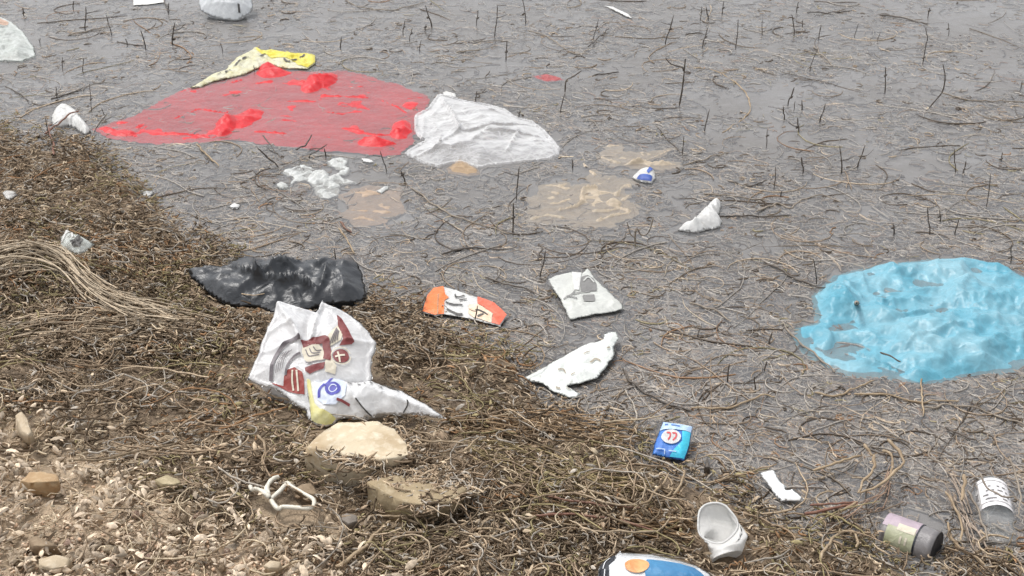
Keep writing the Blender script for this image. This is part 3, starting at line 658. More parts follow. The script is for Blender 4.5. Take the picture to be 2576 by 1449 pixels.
# ---- orange wrapper
M_OR = plastic('orange_print', (.80, .20, .045), .35, c2=(.74, .17, .04)); M_ORR = plastic('red_orange_print', (.74, .15, .08), .35)
M_CRM2 = plastic('cream_orange_print', (.72, .50, .34), .4, c2=(.78, .66, .52), scale=50)
ow = Film('wrapper', ZO([(120, 530), (165, 372), (230, 300), (322, 290), (440, 318), (540, 360), (620, 380), (700, 402), (800, 445), (865, 500), (925, 560), (880, 622), (850, 665), (770, 648), (660, 612), (500, 580), (330, 552), (240, 568)]), M_WHITE,
     'orange, white and red sweet wrapper lying between black bag and grey pouch', 'wrapper', z=.006, dome=.006, edge=.03, cr=.007, crs=.06, seed=101, step=.004, tilt=3)
ow.mark('orange_panel', ZO([(122, 528), (168, 374), (232, 303), (320, 294), (335, 380), (370, 410), (328, 440), (325, 550), (240, 562)]), M_OR)
ow.mark('red_panel', ZO([(640, 390), (700, 406), (800, 450), (862, 502), (918, 560), (876, 620), (848, 658), (775, 642), (790, 560), (700, 500), (640, 470)]), M_ORR)
ow.mark('cream_panel', ZO([(560, 480), (640, 475), (700, 505), (785, 560), (770, 640), (665, 606), (600, 590), (555, 560)]), M_CRM2)
for p in ([(270, 385), (268, 470), (265, 560)],): ow.stroke('fold_line', ZO(p), 3, M_BRN, .002)
for p in ([(340, 455), (420, 480), (500, 490)], [(430, 380), (440, 410), (520, 395)], [(470, 440), (540, 430)], [(350, 520), (440, 560), (500, 565)], [(620, 540), (680, 550), (740, 580)], [(640, 590), (700, 575)]): ow.stroke('lettering', ZO(p), 3.4, M_PRINT_DK, .0024)
# ---- grey pouch
M_POUCH = plastic('grey_white_pouch', (.64, .65, .61), .4, alpha=.93, thin=.15, c2=(.58, .59, .56), scale=14, dirt=.15)
M_GPR = plastic('grey_window', (.17, .165, .16), .3, c2=(.22, .215, .205))
gp = Film('pouch', ZO([(1300, 218), (1400, 172), (1530, 155), (1630, 165), (1650, 135), (1685, 118), (1770, 230), (1900, 350), (2020, 470), (2028, 498), (1900, 532), (1750, 548), (1600, 582), (1512, 604), (1470, 520), (1440, 448), (1370, 330)]), M_POUCH,
     'off-white plastic pouch with a dark printed window floating right of the orange wrapper', 'pouch', z=.006, dome=.006, edge=.03, cr=.006, crs=.10, seed=104, step=.0045, tilt=4,
     ridges=[(ZO([(1460, 455), (1700, 470), (1890, 440), (2015, 480)]), .006, .012)])
gp.mark('dark_window', ZO([(1615, 352), (1606, 280), (1625, 220), (1680, 200), (1735, 225), (1764, 280), (1766, 348)]), M_GPR)
gp.stroke('printed_arc', ZO([(1640, 262), (1690, 225), (1742, 268)]), 3, M_POUCH, .003)
gp.mark('small_window', ZO([(1630, 400), (1640, 385), (1742, 380), (1752, 430), (1735, 452), (1645, 448)]), M_GPR)
gp.mark('white_flap', ZO([(1530, 164), (1622, 172), (1598, 345), (1552, 342)]), M_WHITE, .0022)
for p in ([(1450, 420), (1520, 390), (1560, 350)], [(1540, 385), (1620, 362), (1700, 358)], [(1480, 400), (1580, 420)]): gp.stroke('lettering', ZO(p), 2.4, M_GPR, .002)
# ---- white wrapper
ww = Film('wrapper', ZO([(1085, 1142), (1300, 1030), (1500, 918), (1690, 818), (1790, 808), (1835, 790), (1830, 740), (1880, 722), (1945, 712), (1975, 790), (1930, 850), (1938, 930), (1870, 1022), (1770, 1152), (1600, 1202), (1480, 1222), (1540, 1260), (1605, 1300), (1560, 1342), (1440, 1312), (1320, 1262), (1240, 1202), (1150, 1182)]),
     plastic('white_wrapper', (.75, .77, .74), .35, thin=.12, c2=(.74, .77, .73), scale=18, dirt=.25), 'creased white wrapper pointing left, torn lower flap, below the off-white pouch', 'wrapper', z=.006, dome=.007, edge=.03, cr=.014, crs=.06, seed=107, step=.0045, tilt=4)
M_STAIN = plastic('brown_stain', (.32, .26, .18), .5, alpha=.75)
for p in ([(1400, 1100), (1450, 1090), (1470, 1130)], [(1520, 1150), (1560, 1140)], [(1700, 1020), (1760, 990), (1800, 1010)], [(1470, 1260), (1520, 1280)], [(1380, 1260), (1420, 1270)], [(1860, 900), (1890, 880)], [(1640, 950), (1700, 930)]):
    ww.stroke('stain', ZO(p), 2.6 + 2 * random.random(), M_STAIN)
# ---- blue sachet
M_SBL = plastic('sachet_blue', (.035, .13, .46), .3, c2=(.045, .19, .56), scale=30); M_CY = plastic('sachet_cyan', (.03, .42, .62), .3, c2=(.05, .50, .66)); M_LB = plastic('sachet_pale_blue', (.36, .52, .76), .35, c2=(.52, .66, .82), scale=60)
M_RPR = plastic('red_print', (.62, .06, .07), .4)
bs = Film('sachet', ZK([(1428, 208), (1550, 222), (1668, 245), (1655, 320), (1640, 400), (1620, 460), (1600, 517), (1470, 495), (1338, 468), (1360, 375), (1395, 290)]), M_SBL,
     'blue and cyan sachet with a white oval emblem lying at the lower water edge', 'sachet', z=.014, dome=.009, edge=.02, cr=.0025, crs=.06, seed=110, step=.0035, tilt=14, rough_edge=.001)
bs.mark('pale_band', ZK([(1430, 213), (1550, 227), (1663, 250), (1653, 300), (1530, 288), (1402, 282)]), M_LB)
bs.mark('cyan_panel', ZK([(1580, 298), (1650, 302), (1636, 398), (1616, 460), (1596, 510), (1480, 492), (1520, 440), (1580, 380)]), M_CY)
bs.mark('oval_emblem', ZK(ell(1490, 350, 80, 58)), M_WHITE, .0025)
for p in ([(1455, 320), (1480, 322), (1482, 350), (1465, 378)], [(1500, 322), (1530, 326), (1528, 355), (1505, 382)]): bs.stroke('red_letter', ZK(p), 4, M_RPR, .0036)
for p in ([(1440, 245), (1465, 250)], [(1490, 250), (1560, 262)]): bs.stroke('lettering', ZK(p), 2.4, M_SBL, .003)
for p in ([(1370, 440), (1440, 452)], [(1470, 460), (1530, 470)], [(1440, 452), (1438, 480)]): bs.stroke('lettering', ZK(p), 2, M_LB, .003)
# ---- white L-shaped card
Film('card', ZL([(152, 462), (225, 445), (290, 434), (330, 520), (365, 560), (402, 585), (388, 622), (452, 615), (510, 655), (562, 700), (548, 722), (350, 722), (290, 662), (240, 580), (195, 520)]), plastic('bright_card', (.82, .83, .82), .5, c2=(.78, .8, .8)),
     'bent white card strip lying between the blue sachet and the paper cup', 'card', z=.010, dome=.006, edge=.012, cr=.003, crs=.06, seed=113, step=.004, tilt=10, rough_edge=.001)
# ---- teal bag
M_TEAL = plastic('teal_film', (.095, .34, .45), .30, alpha=.86, thin=.06, fold=.15, spec=.5, c2=(.25, .46, .54), scale=5)
Film('plastic_bag', ZG([(725, 680), (780, 645), (850, 640), (875, 560), (850, 450), (930, 380), (1000, 310), (1150, 260), (1350, 220), (1550, 195), (1780, 175), (2000, 195), (2200, 240), (2355, 300), (2600, 400), (2760, 600), (2700, 850), (2500, 950), (2250, 1000), (2000, 1012), (1820, 1052), (1650, 1088), (1540, 1075), (1400, 1042), (1260, 1022), (1100, 1020), (1000, 990), (900, 932), (800, 860), (735, 770)]),
     M_TEAL, 'big puffed teal plastic bag floating at the right', 'plastic bag', z=.002, dome=.008, edge=.07, cr=.046, crs=.17, seed=120, step=.0065, rough_edge=.009, deck=False, dip=.009,
     bumps=[(*ZG([(1080, 860)])[0], 70, 26, -.014), (*ZG([(1080, 700)])[0], 44, 10, -.010), (*ZG([(1480, 450)])[0], 60, 14, -.004), (*ZG([(1330, 980)])[0], 50, 10, -.008), (*ZG([(1750, 290)])[0], 75, 26, 0.0302), (*ZG([(1450, 270)])[0], 60, 20, 0.0216), (*ZG([(1960, 470)])[0], 62, 36, 0.0302), (*ZG([(2120, 550)])[0], 50, 26, 0.0216), (*ZG([(1010, 500)])[0], 56, 34, 0.0302), (*ZG([(1000, 590)])[0], 50, 22, 0.0288),
            (*ZG([(1900, 790)])[0], 150, 54, 0.0374), (*ZG([(2200, 700)])[0], 90, 44, 0.0324), (*ZG([(1320, 610)])[0], 60, 26, 0.0230), (*ZG([(1600, 900)])[0], 80, 34, 0.0216), (*ZG([(2080, 970)])[0], 70, 14, 0.0216), (*ZG([(930, 770)])[0], 24, 24, 0.0216), (*ZG([(1600, 1040)])[0], 40, 12, 0.0173), (*ZG([(2450, 500)])[0], 90, 40, 0.0216), (*ZG([(1350, 770)])[0], 60, 16, 0.0158), (*ZG([(1900, 205)])[0], 70, 8, 0.0144), (*ZG([(2220, 270)])[0], 40, 12, .022)],
     ridges=[(ZG([(1120, 870), (1260, 920), (1450, 990)]), .016, .008), (ZG([(1300, 460), (1600, 440), (1750, 420)]), .010, .010), (ZG([(1200, 330), (1250, 450), (1350, 520)]), .012, .010), (ZG([(1500, 870), (1700, 800), (1900, 740)]), .016, .012), (ZG([(1350, 520), (1600, 500), (1850, 540)]), .010, .009), (ZG([(950, 380), (1100, 400), (1200, 480)]), .013, .010), (ZG([(1500, 620), (1700, 570), (1900, 620)]), .012, .010)])
# ---- packet cut by the bottom edge
M_SILV = plastic('silver_film', (.74, .76, .78), .18, c2=(.62, .64, .66), scale=12, spec=.9)
M_PANEL = plastic('blue_panel_print', (.03, .16, .34), .35, c2=(.05, .22, .42)); M_BLK2 = plastic('black_print', (.02, .025, .035), .3); M_ORC = plastic('orange_ball_print', (.62, .22, .07), .35, c2=(.74, .40, .16), scale=30)
pk = Film('packet', ZK([(900, 1449), (915, 1380), (960, 1320), (1030, 1285), (1078, 1238), (1085, 1262), (1200, 1262), (1340, 1280), (1520, 1315), (1700, 1372), (1800, 1430), (1860, 1540), (1840, 1640), (1500, 1680), (1000, 1660), (890, 1560)]), M_SILV,
     'silver and blue food packet with a black end, cut off by the bottom edge', 'packet', z=.02, dome=.030, edge=.06, cr=.006, crs=.10, seed=130, step=.005, tilt=12)
pk.mark('black_panel', ZK([(908, 1449), (920, 1384), (962, 1326), (1030, 1292), (1045, 1320), (1030, 1360), (985, 1400), (990, 1560), (960, 1620), (900, 1560)]), M_BLK2)
pk.mark('blue_panel', ZK([(1290, 1378), (1400, 1375), (1560, 1392), (1680, 1425), (1760, 1500), (1740, 1600), (1300, 1600), (1270, 1480)]), M_PANEL)
pk.mark('orange_picture', ZK(ell(1210, 1440, 100, 62)), M_ORC, .002)
for p in ([(940, 1420), (960, 1360), (1000, 1330)], [(950, 1500), (955, 1430)]): pk.stroke('pale_line', ZK(p), 2.5, M_SILV, .003)
pk.stroke('seam', ZK([(1060, 1290), (1300, 1305), (1520, 1345), (1700, 1400)]), 3, M_GPR, .003)

# ---- white plastic cord loop
M_CORD = plastic('white_cord', (.74, .70, .60), .4, c2=(.64, .60, .50), dirt=.2)
def lifted(pts, h): return on_ground([p[0] for p in pts], [p[1] for p in pts], h)
cr = empty('cord', on_ground(*ZJ([(340, 930)])[0]))
lp = [(335, 925), (375, 890), (410, 860), (445, 820), (472, 793), (500, 822), (560, 855), (620, 890), (675, 925), (686, 960), (675, 990), (640, 1003), (540, 996), (430, 990), (400, 1008), (365, 975), (335, 930)]
stem('loop', lifted(ZJ(lp), .034), .0046, .0046, M_CORD, None, parent=cr, n=90, sides=6)
stem('end', lifted(ZJ([(330, 932), (290, 895), (250, 870), (210, 862), (185, 866), (170, 835)]), .040), .0056, .0045, M_CORD, None, parent=cr, n=30)
stem('end', lifted(ZJ([(322, 915), (305, 870), (318, 830), (345, 795), (375, 775), (402, 768)]), .042), .0056, .0045, M_CORD, None, parent=cr, n=30)
LITTER.append(np.array(ZJ([(150, 820), (300, 780), (400, 750), (480, 770), (700, 900), (710, 1000), (640, 1030), (400, 1030), (320, 960), (180, 890)])))
tag(cr, 'loop of knotted white plastic cord lying on the bank below the pale rock', 'cord')

# ---- crushed paper cup
def loft(name, rings, mat, parent, loc, close_end=False):
    n = len(rings[0]); V = np.vstack(rings) - loc; Fq = []
    for k in range(len(rings) - 1):
        for j in range(n): Fq.append((k * n + j, k * n + (j + 1) % n, (k + 1) * n + (j + 1) % n, (k + 1) * n + j))
    Fq = [list(f) for f in Fq]
    me = bpy.data.meshes.new(name); fs = Fq + ([list(range((len(rings) - 1) * n, len(rings) * n))] if close_end else [])
    me.from_pydata([tuple(v) for v in V], [], fs)
    for p in me.polygons: p.use_smooth = True
    me.materials.append(mat); me.update()
    return link(name, me, parent)
mouth = G(*ZK([(1862, 1022)])[0], .095); foot = G(*ZK([(1945, 1290)])[0], .052)
mn = (np.array([0, 0, CAM_H]) - mouth); mn /= np.linalg.norm(mn); mn = mn * .9 + np.array([-.12, .0, .38]); mn /= np.linalg.norm(mn)
fn = (mouth - foot); fn /= np.linalg.norm(fn)
cup = empty('paper_cup', foot)
def ring(c, nrm, r, k=0, seed=0, sq=1.0, n=36):
    u = np.cross([0, 0, 1.0], nrm); u /= np.linalg.norm(u); v = np.cross(nrm, u); a = np.arange(n) * 2 * math.pi / n
    rr = r * (1 + k * (np.cos(3 * a + seed) * .5 + np.cos(5 * a + seed * 2) * .35 + np.cos(2 * a + 1) * .6))
    return c + (rr * np.cos(a))[:, None] * u + (rr * np.sin(a) * sq)[:, None] * v
rings = []
for t in np.linspace(0, 1, 14):
    c = foot * (1 - t) + mouth * t; c = c + np.array([0.010, -.004, 0]) * math.sin(t * math.pi); nn = fn * (1 - t ** 1.5) + mn * t ** 1.5; nn /= np.linalg.norm(nn)
    rings.append(ring(c, nn, .034 + .0085 * t, .02 + .06 * t + .13 * math.sin(t * math.pi) * (1 + .5 * math.sin(t * 17)), 1 + t * 5, 1.08))
M_CUP = plastic('cup_paper', (.80, .79, .77), .45, thin=.3, c2=(.76, .75, .72), scale=14, dirt=.22)
loft('cup_wall', rings[::-1], M_CUP, cup, foot)
inr = [ring(mouth, mn, .0402, .08, 6, 1.08)] + [ring(mouth - mn * d, mn, .0402 - d * .38, .08, 6, 1.08) for d in (.010, .020, .030, .038)]
loft('cup_lining', inr, plastic('cup_lining', (.80, .80, .78), .3, thin=.35), cup, foot, True)
lipc = ring(mouth + mn * .001, mn, .0425, .08, 6, 1.08); lipc = np.vstack([lipc, lipc[:2]])
Vv, Ff = tubes((lipc - foot)[None], np.full((1, len(lipc)), .0024), 6)
link('rim', mesh_np('rim', Vv, Ff, M_WHITE), cup)
loft('cup_base', [ring(foot - fn * .001, fn, .034, .02, 1, 1.08), ring(foot + fn * .006, fn, .030, .02, 1)], M_CUP, cup, foot, True)
tag(cup, 'crushed white paper cup tipped over with its mouth facing up, near the bottom', 'cup')
def crease(name, pts, mat, w_=.0035):
    stem(name, G([p[0] for p in pts], [p[1] for p in pts], [.103, .100, .090][:len(pts)] if len(pts) == 3 else .1), w_, w_ * .6, mat, None, parent=cup)
LITTER.append(np.array(ZK([(1720, 1000), (1800, 890), (1880, 870), (2000, 960), (2080, 1300), (1960, 1340), (1830, 1320), (1760, 1200)])))

# ---- bottles
def cyl_bottle(name, a, b_, prof, label, cat, mat):
    """a, b_: end points of the axis; prof: [(t, radius)]"""
    a = np.array(a, float); b_ = np.array(b_, float); ax = b_ - a; L = np.linalg.norm(ax); ax /= L
    o_ = empty(name, a); fr_ = [ring(a + ax * L * t, ax, r, .012, t * 3, 1, 40) for t, r in prof]
    loft('body', fr_, mat, o_, a, True); tag(o_, label, cat); return o_, a, ax, L
def wrap(name, o_, a, ax, L, t0, t1, r, a0, a1, mat, lift=.0012, n=20, k=6):
    u = np.cross([0, 0, 1.0], ax); u /= np.linalg.norm(u); v = np.cross(ax, u)
    V, Fq = [], []
    for i in range(k + 1):
        c = ax * L * (t0 + (t1 - t0) * i / k)
        for j in range(n + 1):
            q = a0 + (a1 - a0) * j / n; V.append(c + (r + lift) * (u * math.cos(q) + v * math.sin(q)))
    for i in range(k):
        for j in range(n): Fq.append((i * (n + 1) + j, i * (n + 1) + j + 1, (i + 1) * (n + 1) + j + 1, (i + 1) * (n + 1) + j))
    me = mesh_np(name, V, Fq, mat); return link(name, me, o_)
M_PET = plastic('clear_bottle', (.40, .42, .42), .08, alpha=.10, rim=.35, spec=1.0, bump=.05)
bt, a, ax, L = cyl_bottle('plastic_bottle', G(2488, 1222, -.026), G(2524, 1400, -.026), [(-.02, .012), (0, .030), (.05, .040), (.1, .042), (.5, .042), (.8, .042), (.95, .040), (1, .034)],
     'clear plastic bottle with a white paper label lying half sunk at the right edge', 'bottle', M_PET)
M_LAB = plastic('bottle_label', (.78, .76, .77), .5, c2=(.74, .72, .73)); M_PINK = plastic('pink_print', (.62, .34, .34), .5)
q0, q1 = .20, math.pi - .35
wrap('label', bt, a, ax, L, .10, .50, .042, q0, q1, M_LAB)
wrap('pink_edge', bt, a, ax, L, .12, .48, .042, q0 + .03, q0 + .2, M_PINK, .002, 4)
for ti, spans in ((.14, [(.5, 2.6)]), (.215, [(1.0, 1.2), (1.35, 1.5), (1.8, 1.95)]), (.275, [(.9, 1.05), (1.2, 1.5), (1.65, 1.8), (1.95, 2.1)]), (.335, [(.8, 1.2), (1.4, 1.7), (2.0, 2.3)]), (.39, [(1.0, 1.3), (1.6, 2.2)]), (.44, [(.6, 2.5)])):
    for s0, s1 in spans: wrap('label_text', bt, a, ax, L, ti, ti + (.018 if len(spans) > 1 else .008), .042, s0, s1, M_GPR, .002, 6, 1)
LITTER.append(np.array(ZL([(2080, 640), (2160, 620), (2440, 610), (2500, 880), (2220, 890)])))
M_CAN = plastic('grey_bottle', (.24, .225, .22), .25, c2=(.18, .17, .17), spec=.7, dirt=.2)
a3 = G(*ZL([(1300, 985)])[0], .008); b3 = G(*ZL([(1735, 1065)])[0], .012)
b3 = b3 + np.array([0.0, -.035, 0.0])
cn, a, ax, L = cyl_bottle('plastic_tub', a3, b3, [(-.03, .018), (0, .034), (.06, .040), (.5, .041), (.9, .041), (1.0, .040)], 'grey plastic bottle lying on its side with mauve and green label and dark end', 'bottle', M_CAN)
M_MAU = plastic('mauve_label', (.44, .35, .40), .4, c2=(.36, .29, .33), scale=20); M_GRN = plastic('green_label', (.34, .36, .22), .4, c2=(.42, .42, .30), scale=30)
wrap('label', cn, a, ax, L, .02, .66, .041, -.4, 2.2, M_MAU); wrap('green_panel', cn, a, ax, L, .12, .655, .041, 2.1, 3.7, M_GRN, .0022)
wrap('pale_print', cn, a, ax, L, .30, .64, .041, 1.85, 2.25, M_CREAM, .003); wrap('lettering', cn, a, ax, L, .40, .44, .041, 2.5, 2.9, M_CREAM, .0034); wrap('lettering', cn, a, ax, L, .50, .54, .041, 2.5, 2.9, M_CREAM, .0034)
wrap('seam', cn, a, ax, L, .665, .69, .041, -.6, 4.0, M_BLK2, .0014)
M_DKEND = plastic('dark_end_disc', (.022, .024, .03), .6)
loft('end_disc', [ring(b3 + ax * .0015, ax, .0395, .012, 3, 1, 30), ring(b3 + ax * .002, ax, .02, .0, 3, 1, 30)], M_DKEND, cn, a, True)  # flat near-black disc set on the closed end of the body
LITTER.append(np.array(ZL([(1250, 800), (1560, 790), (1850, 930), (1840, 1150), (1700, 1200), (1400, 1150), (1280, 1000)])))

# ================================================================== STEMS
UP = [(185,0,23),(213,18,75),(282,40,87),(367,63,125),(433,50,112),(158,140,175),(208,133,180),(230,205,277),(100,93,108),(143,218,247),(423,7,32),(263,270,290),(133,300,362),
 (1086,0,67),(1199,20,60),(1244,12,92),(1322,0,60),(1014,50,87),(1031,67,103),(1056,103,128),(1069,57,75),(1272,103,150),(1411,227,283),(1197,217,260),(857,97,120),(1306,277,297),(972,370,430),(1019,420,460),(1300,408,500),(1441,400,423),(777,357,398),(700,367,422),(820,372,392),
 (1492,42,98),(1674,34,110),(1761,17,51),(1781,8,51),(1768,62,117),(1850,49,119),(1917,38,87),(1817,4,34),(2004,0,30),(1997,34,91),(2018,52,70),(2038,106,178),(2059,64,98),(2150,55,94),(2208,81,102),(2335,20,40),(2386,51,85),(2333,72,102),(2322,102,155),(2227,149,230),
 (1982,208,262),(1997,250,276),(2018,250,276),(1974,255,300),(2008,293,332),(2063,260,306),(1772,268,330),(1717,336,391),(1929,319,366),(2116,361,434),(2156,357,420),(2021,387,434),(1948,419,476),(1963,480,495),(2405,370,434),(2518,382,404),(2482,431,520),(2424,408,438),(2340,518,590),(2365,527,557),(2248,557,590),(2401,552,590),(2569,200,221),(1357,625,695),
 (848,615,690),(1192,742,812),(1755,825,847),(1830,911,959),(1924,907,932),(1899,939,978),(1933,836,864),(2055,651,715),(2542,608,662),(60,20,40),(320,95,112),(560,110,128),(640,160,178),(1290,505,585)]
SPECIAL = {848: 'dark stem standing up behind the black rubbish bag', 1192: 'dark stem standing in front of the orange wrapper', 2055: 'short stem left of the teal bag where a long twig touches it', 1300: 'tall thin stem right under the translucent bag', 1290: 'dark stem standing in weedy water above and right of the black bag'}
def height_for(px, y0, y1):
    p = G(px, y1, 0); dep = p[1] * CP + (CAM_H) * SP
    return (y1 - y0) * dep / F / CP
pro = None
for k, (x, y0, y1) in enumerate(UP):
    b0 = G(x, y1, 0.0); h = height_for(x, y0, y1)
    r_ = np.random.default_rng(k + 100); lean = (r_.random(2) - .5) * .42 * h; h *= .72 + .28 * r_.random()
    zb = min(-.01, float(ground_z(b0[0], b0[1])))
    P = [b0 + [0, 0, zb], b0, b0 + [lean[0] * .5 + (r_.random() - .5) * .06 * h, lean[1] * .4, h * .5], b0 + [lean[0], lean[1], h]]
    kink = r_.random()
    if x in (777,): P[3] = b0 + [.07, 0, h]; P[2] = b0 + [.03, 0, h * .5]
    if x in (700,): P[3] = b0 + [-.07, 0, h]; P[2] = b0 + [-.035, 0, h * .5]
    root = empty('reed_stub', b0)
    r0 = .0018 + .0014 * r_.random()
    if k in (3, 4, 15, 36): r0 += .001
    stem('stalk', np.array(P), r0, r0 * .75, M_STEM, None, parent=root, n=12, sides=5, wob=.006)
    if kink < .38:
        t = .35 + .4 * r_.random(); c = b0 * 1.0 + np.array([lean[0] * t, lean[1] * t, h * t]); s = 1 if r_.random() < .5 else -1
        L_ = h * (.25 + .5 * r_.random())
        stem('twig', np.array([c, c + [s * L_ * .5, 0, L_ * .12], c + [s * L_, .01, L_ * (.6 * r_.random())]]), r0 * .7, r0 * .4, M_STEM, None, parent=root, n=7, sides=4)
    if .3 < kink < .62:
        c = b0 + [lean[0] * .6, lean[1] * .6, h * (.2 + .5 * r_.random())]
        stem('node', np.array([c - [.006, 0, .003], c, c + [.007, 0, .004]]), r0 * 1.7, r0 * 1.4, M_STEM, None, parent=root, n=5, sides=5)
    tag(root, SPECIAL.get(x, 'short dark dead stem standing up out of the water'), 'dead stem', None if x in SPECIAL else 'dark dead stems standing in the water')
# named crooked ones
def flat(pts, h=.004): return lifted(pts, h)
def up(pts, base_y):
    """a stem rising from the water in the plane facing the viewer, foot at the last point"""
    bx, by = pts[-1]; b0 = G(bx, by, 0); d = b0[1] * CP + CAM_H * SP; out = []
    for x, y in pts: out.append(b0 + [(x - bx) * d / F, 0, (by - y) * d / F / CP])
    return np.array(out)
for nm, pts, r, lab in (
  ('forked_stem', [(1717, 157), (1716, 185), (1714, 225), (1709, 266)], .0032, 'tall dark stem with a forked top leaning left in open water'),
  ('curved_stem', [(2356, 170), (2366, 200), (2365, 232), (2352, 252), (2338, 270)], .003, 'bow-shaped dark stem at the far right of the open water'),
  ('hooked_stem', [(1640, 548), (1630, 585), (1612, 592), (1598, 575), (1597, 620)], .0026, 'pale branching stem curling up below the large beige bag'),
  ('propped_stem', [(1462, 182), (1440, 196), (1424, 205), (1421, 232)], .0032, 'dark bent stem propped beside the narrow red strip')):
    root = empty(nm, up(pts, 0)[-1]); stem('stalk', up(pts, 0), r * .8, r, M_STEM if nm != 'hooked_stem' else M_STRAW2, None, parent=root, n=18)
    if nm == 'forked_stem': stem('twig', up([(1668, 155), (1680, 168), (1698, 174), (1712, 178), (1714, 186), (1709, 266)][:5] + [(1709, 266)], 0)[:5], .0022, .003, M_STEM, None, parent=root, n=12)
    if nm == 'hooked_stem': stem('twig', up([(1575, 560), (1585, 590), (1597, 600), (1597, 620)], 0), .0018, .0024, M_STRAW2, None, parent=root, n=12)
    tag(root, lab, 'dead stem')
# seed head standing in the teal bag
root = empty('seed_head', G(2155, 762, .03)); stem('spike', np.array([G(2155, 762, .02), G(2155, 762, .05), G(2155, 762, .085)]), .008, .005, M_STRAW2, None, parent=root, n=9)
for k in range(3):
    c = G(2155, 762, .03 + .018 * k); stem('band', np.array([c + [-.0085, -.004, 0], c + [0, -.009, 0], c + [.0085, -.004, 0]]), .002, .002, M_STEM, None, parent=root, n=6, sides=4)
tag(root, 'thick banded stub poking up through the left half of the teal bag', 'dead stem')

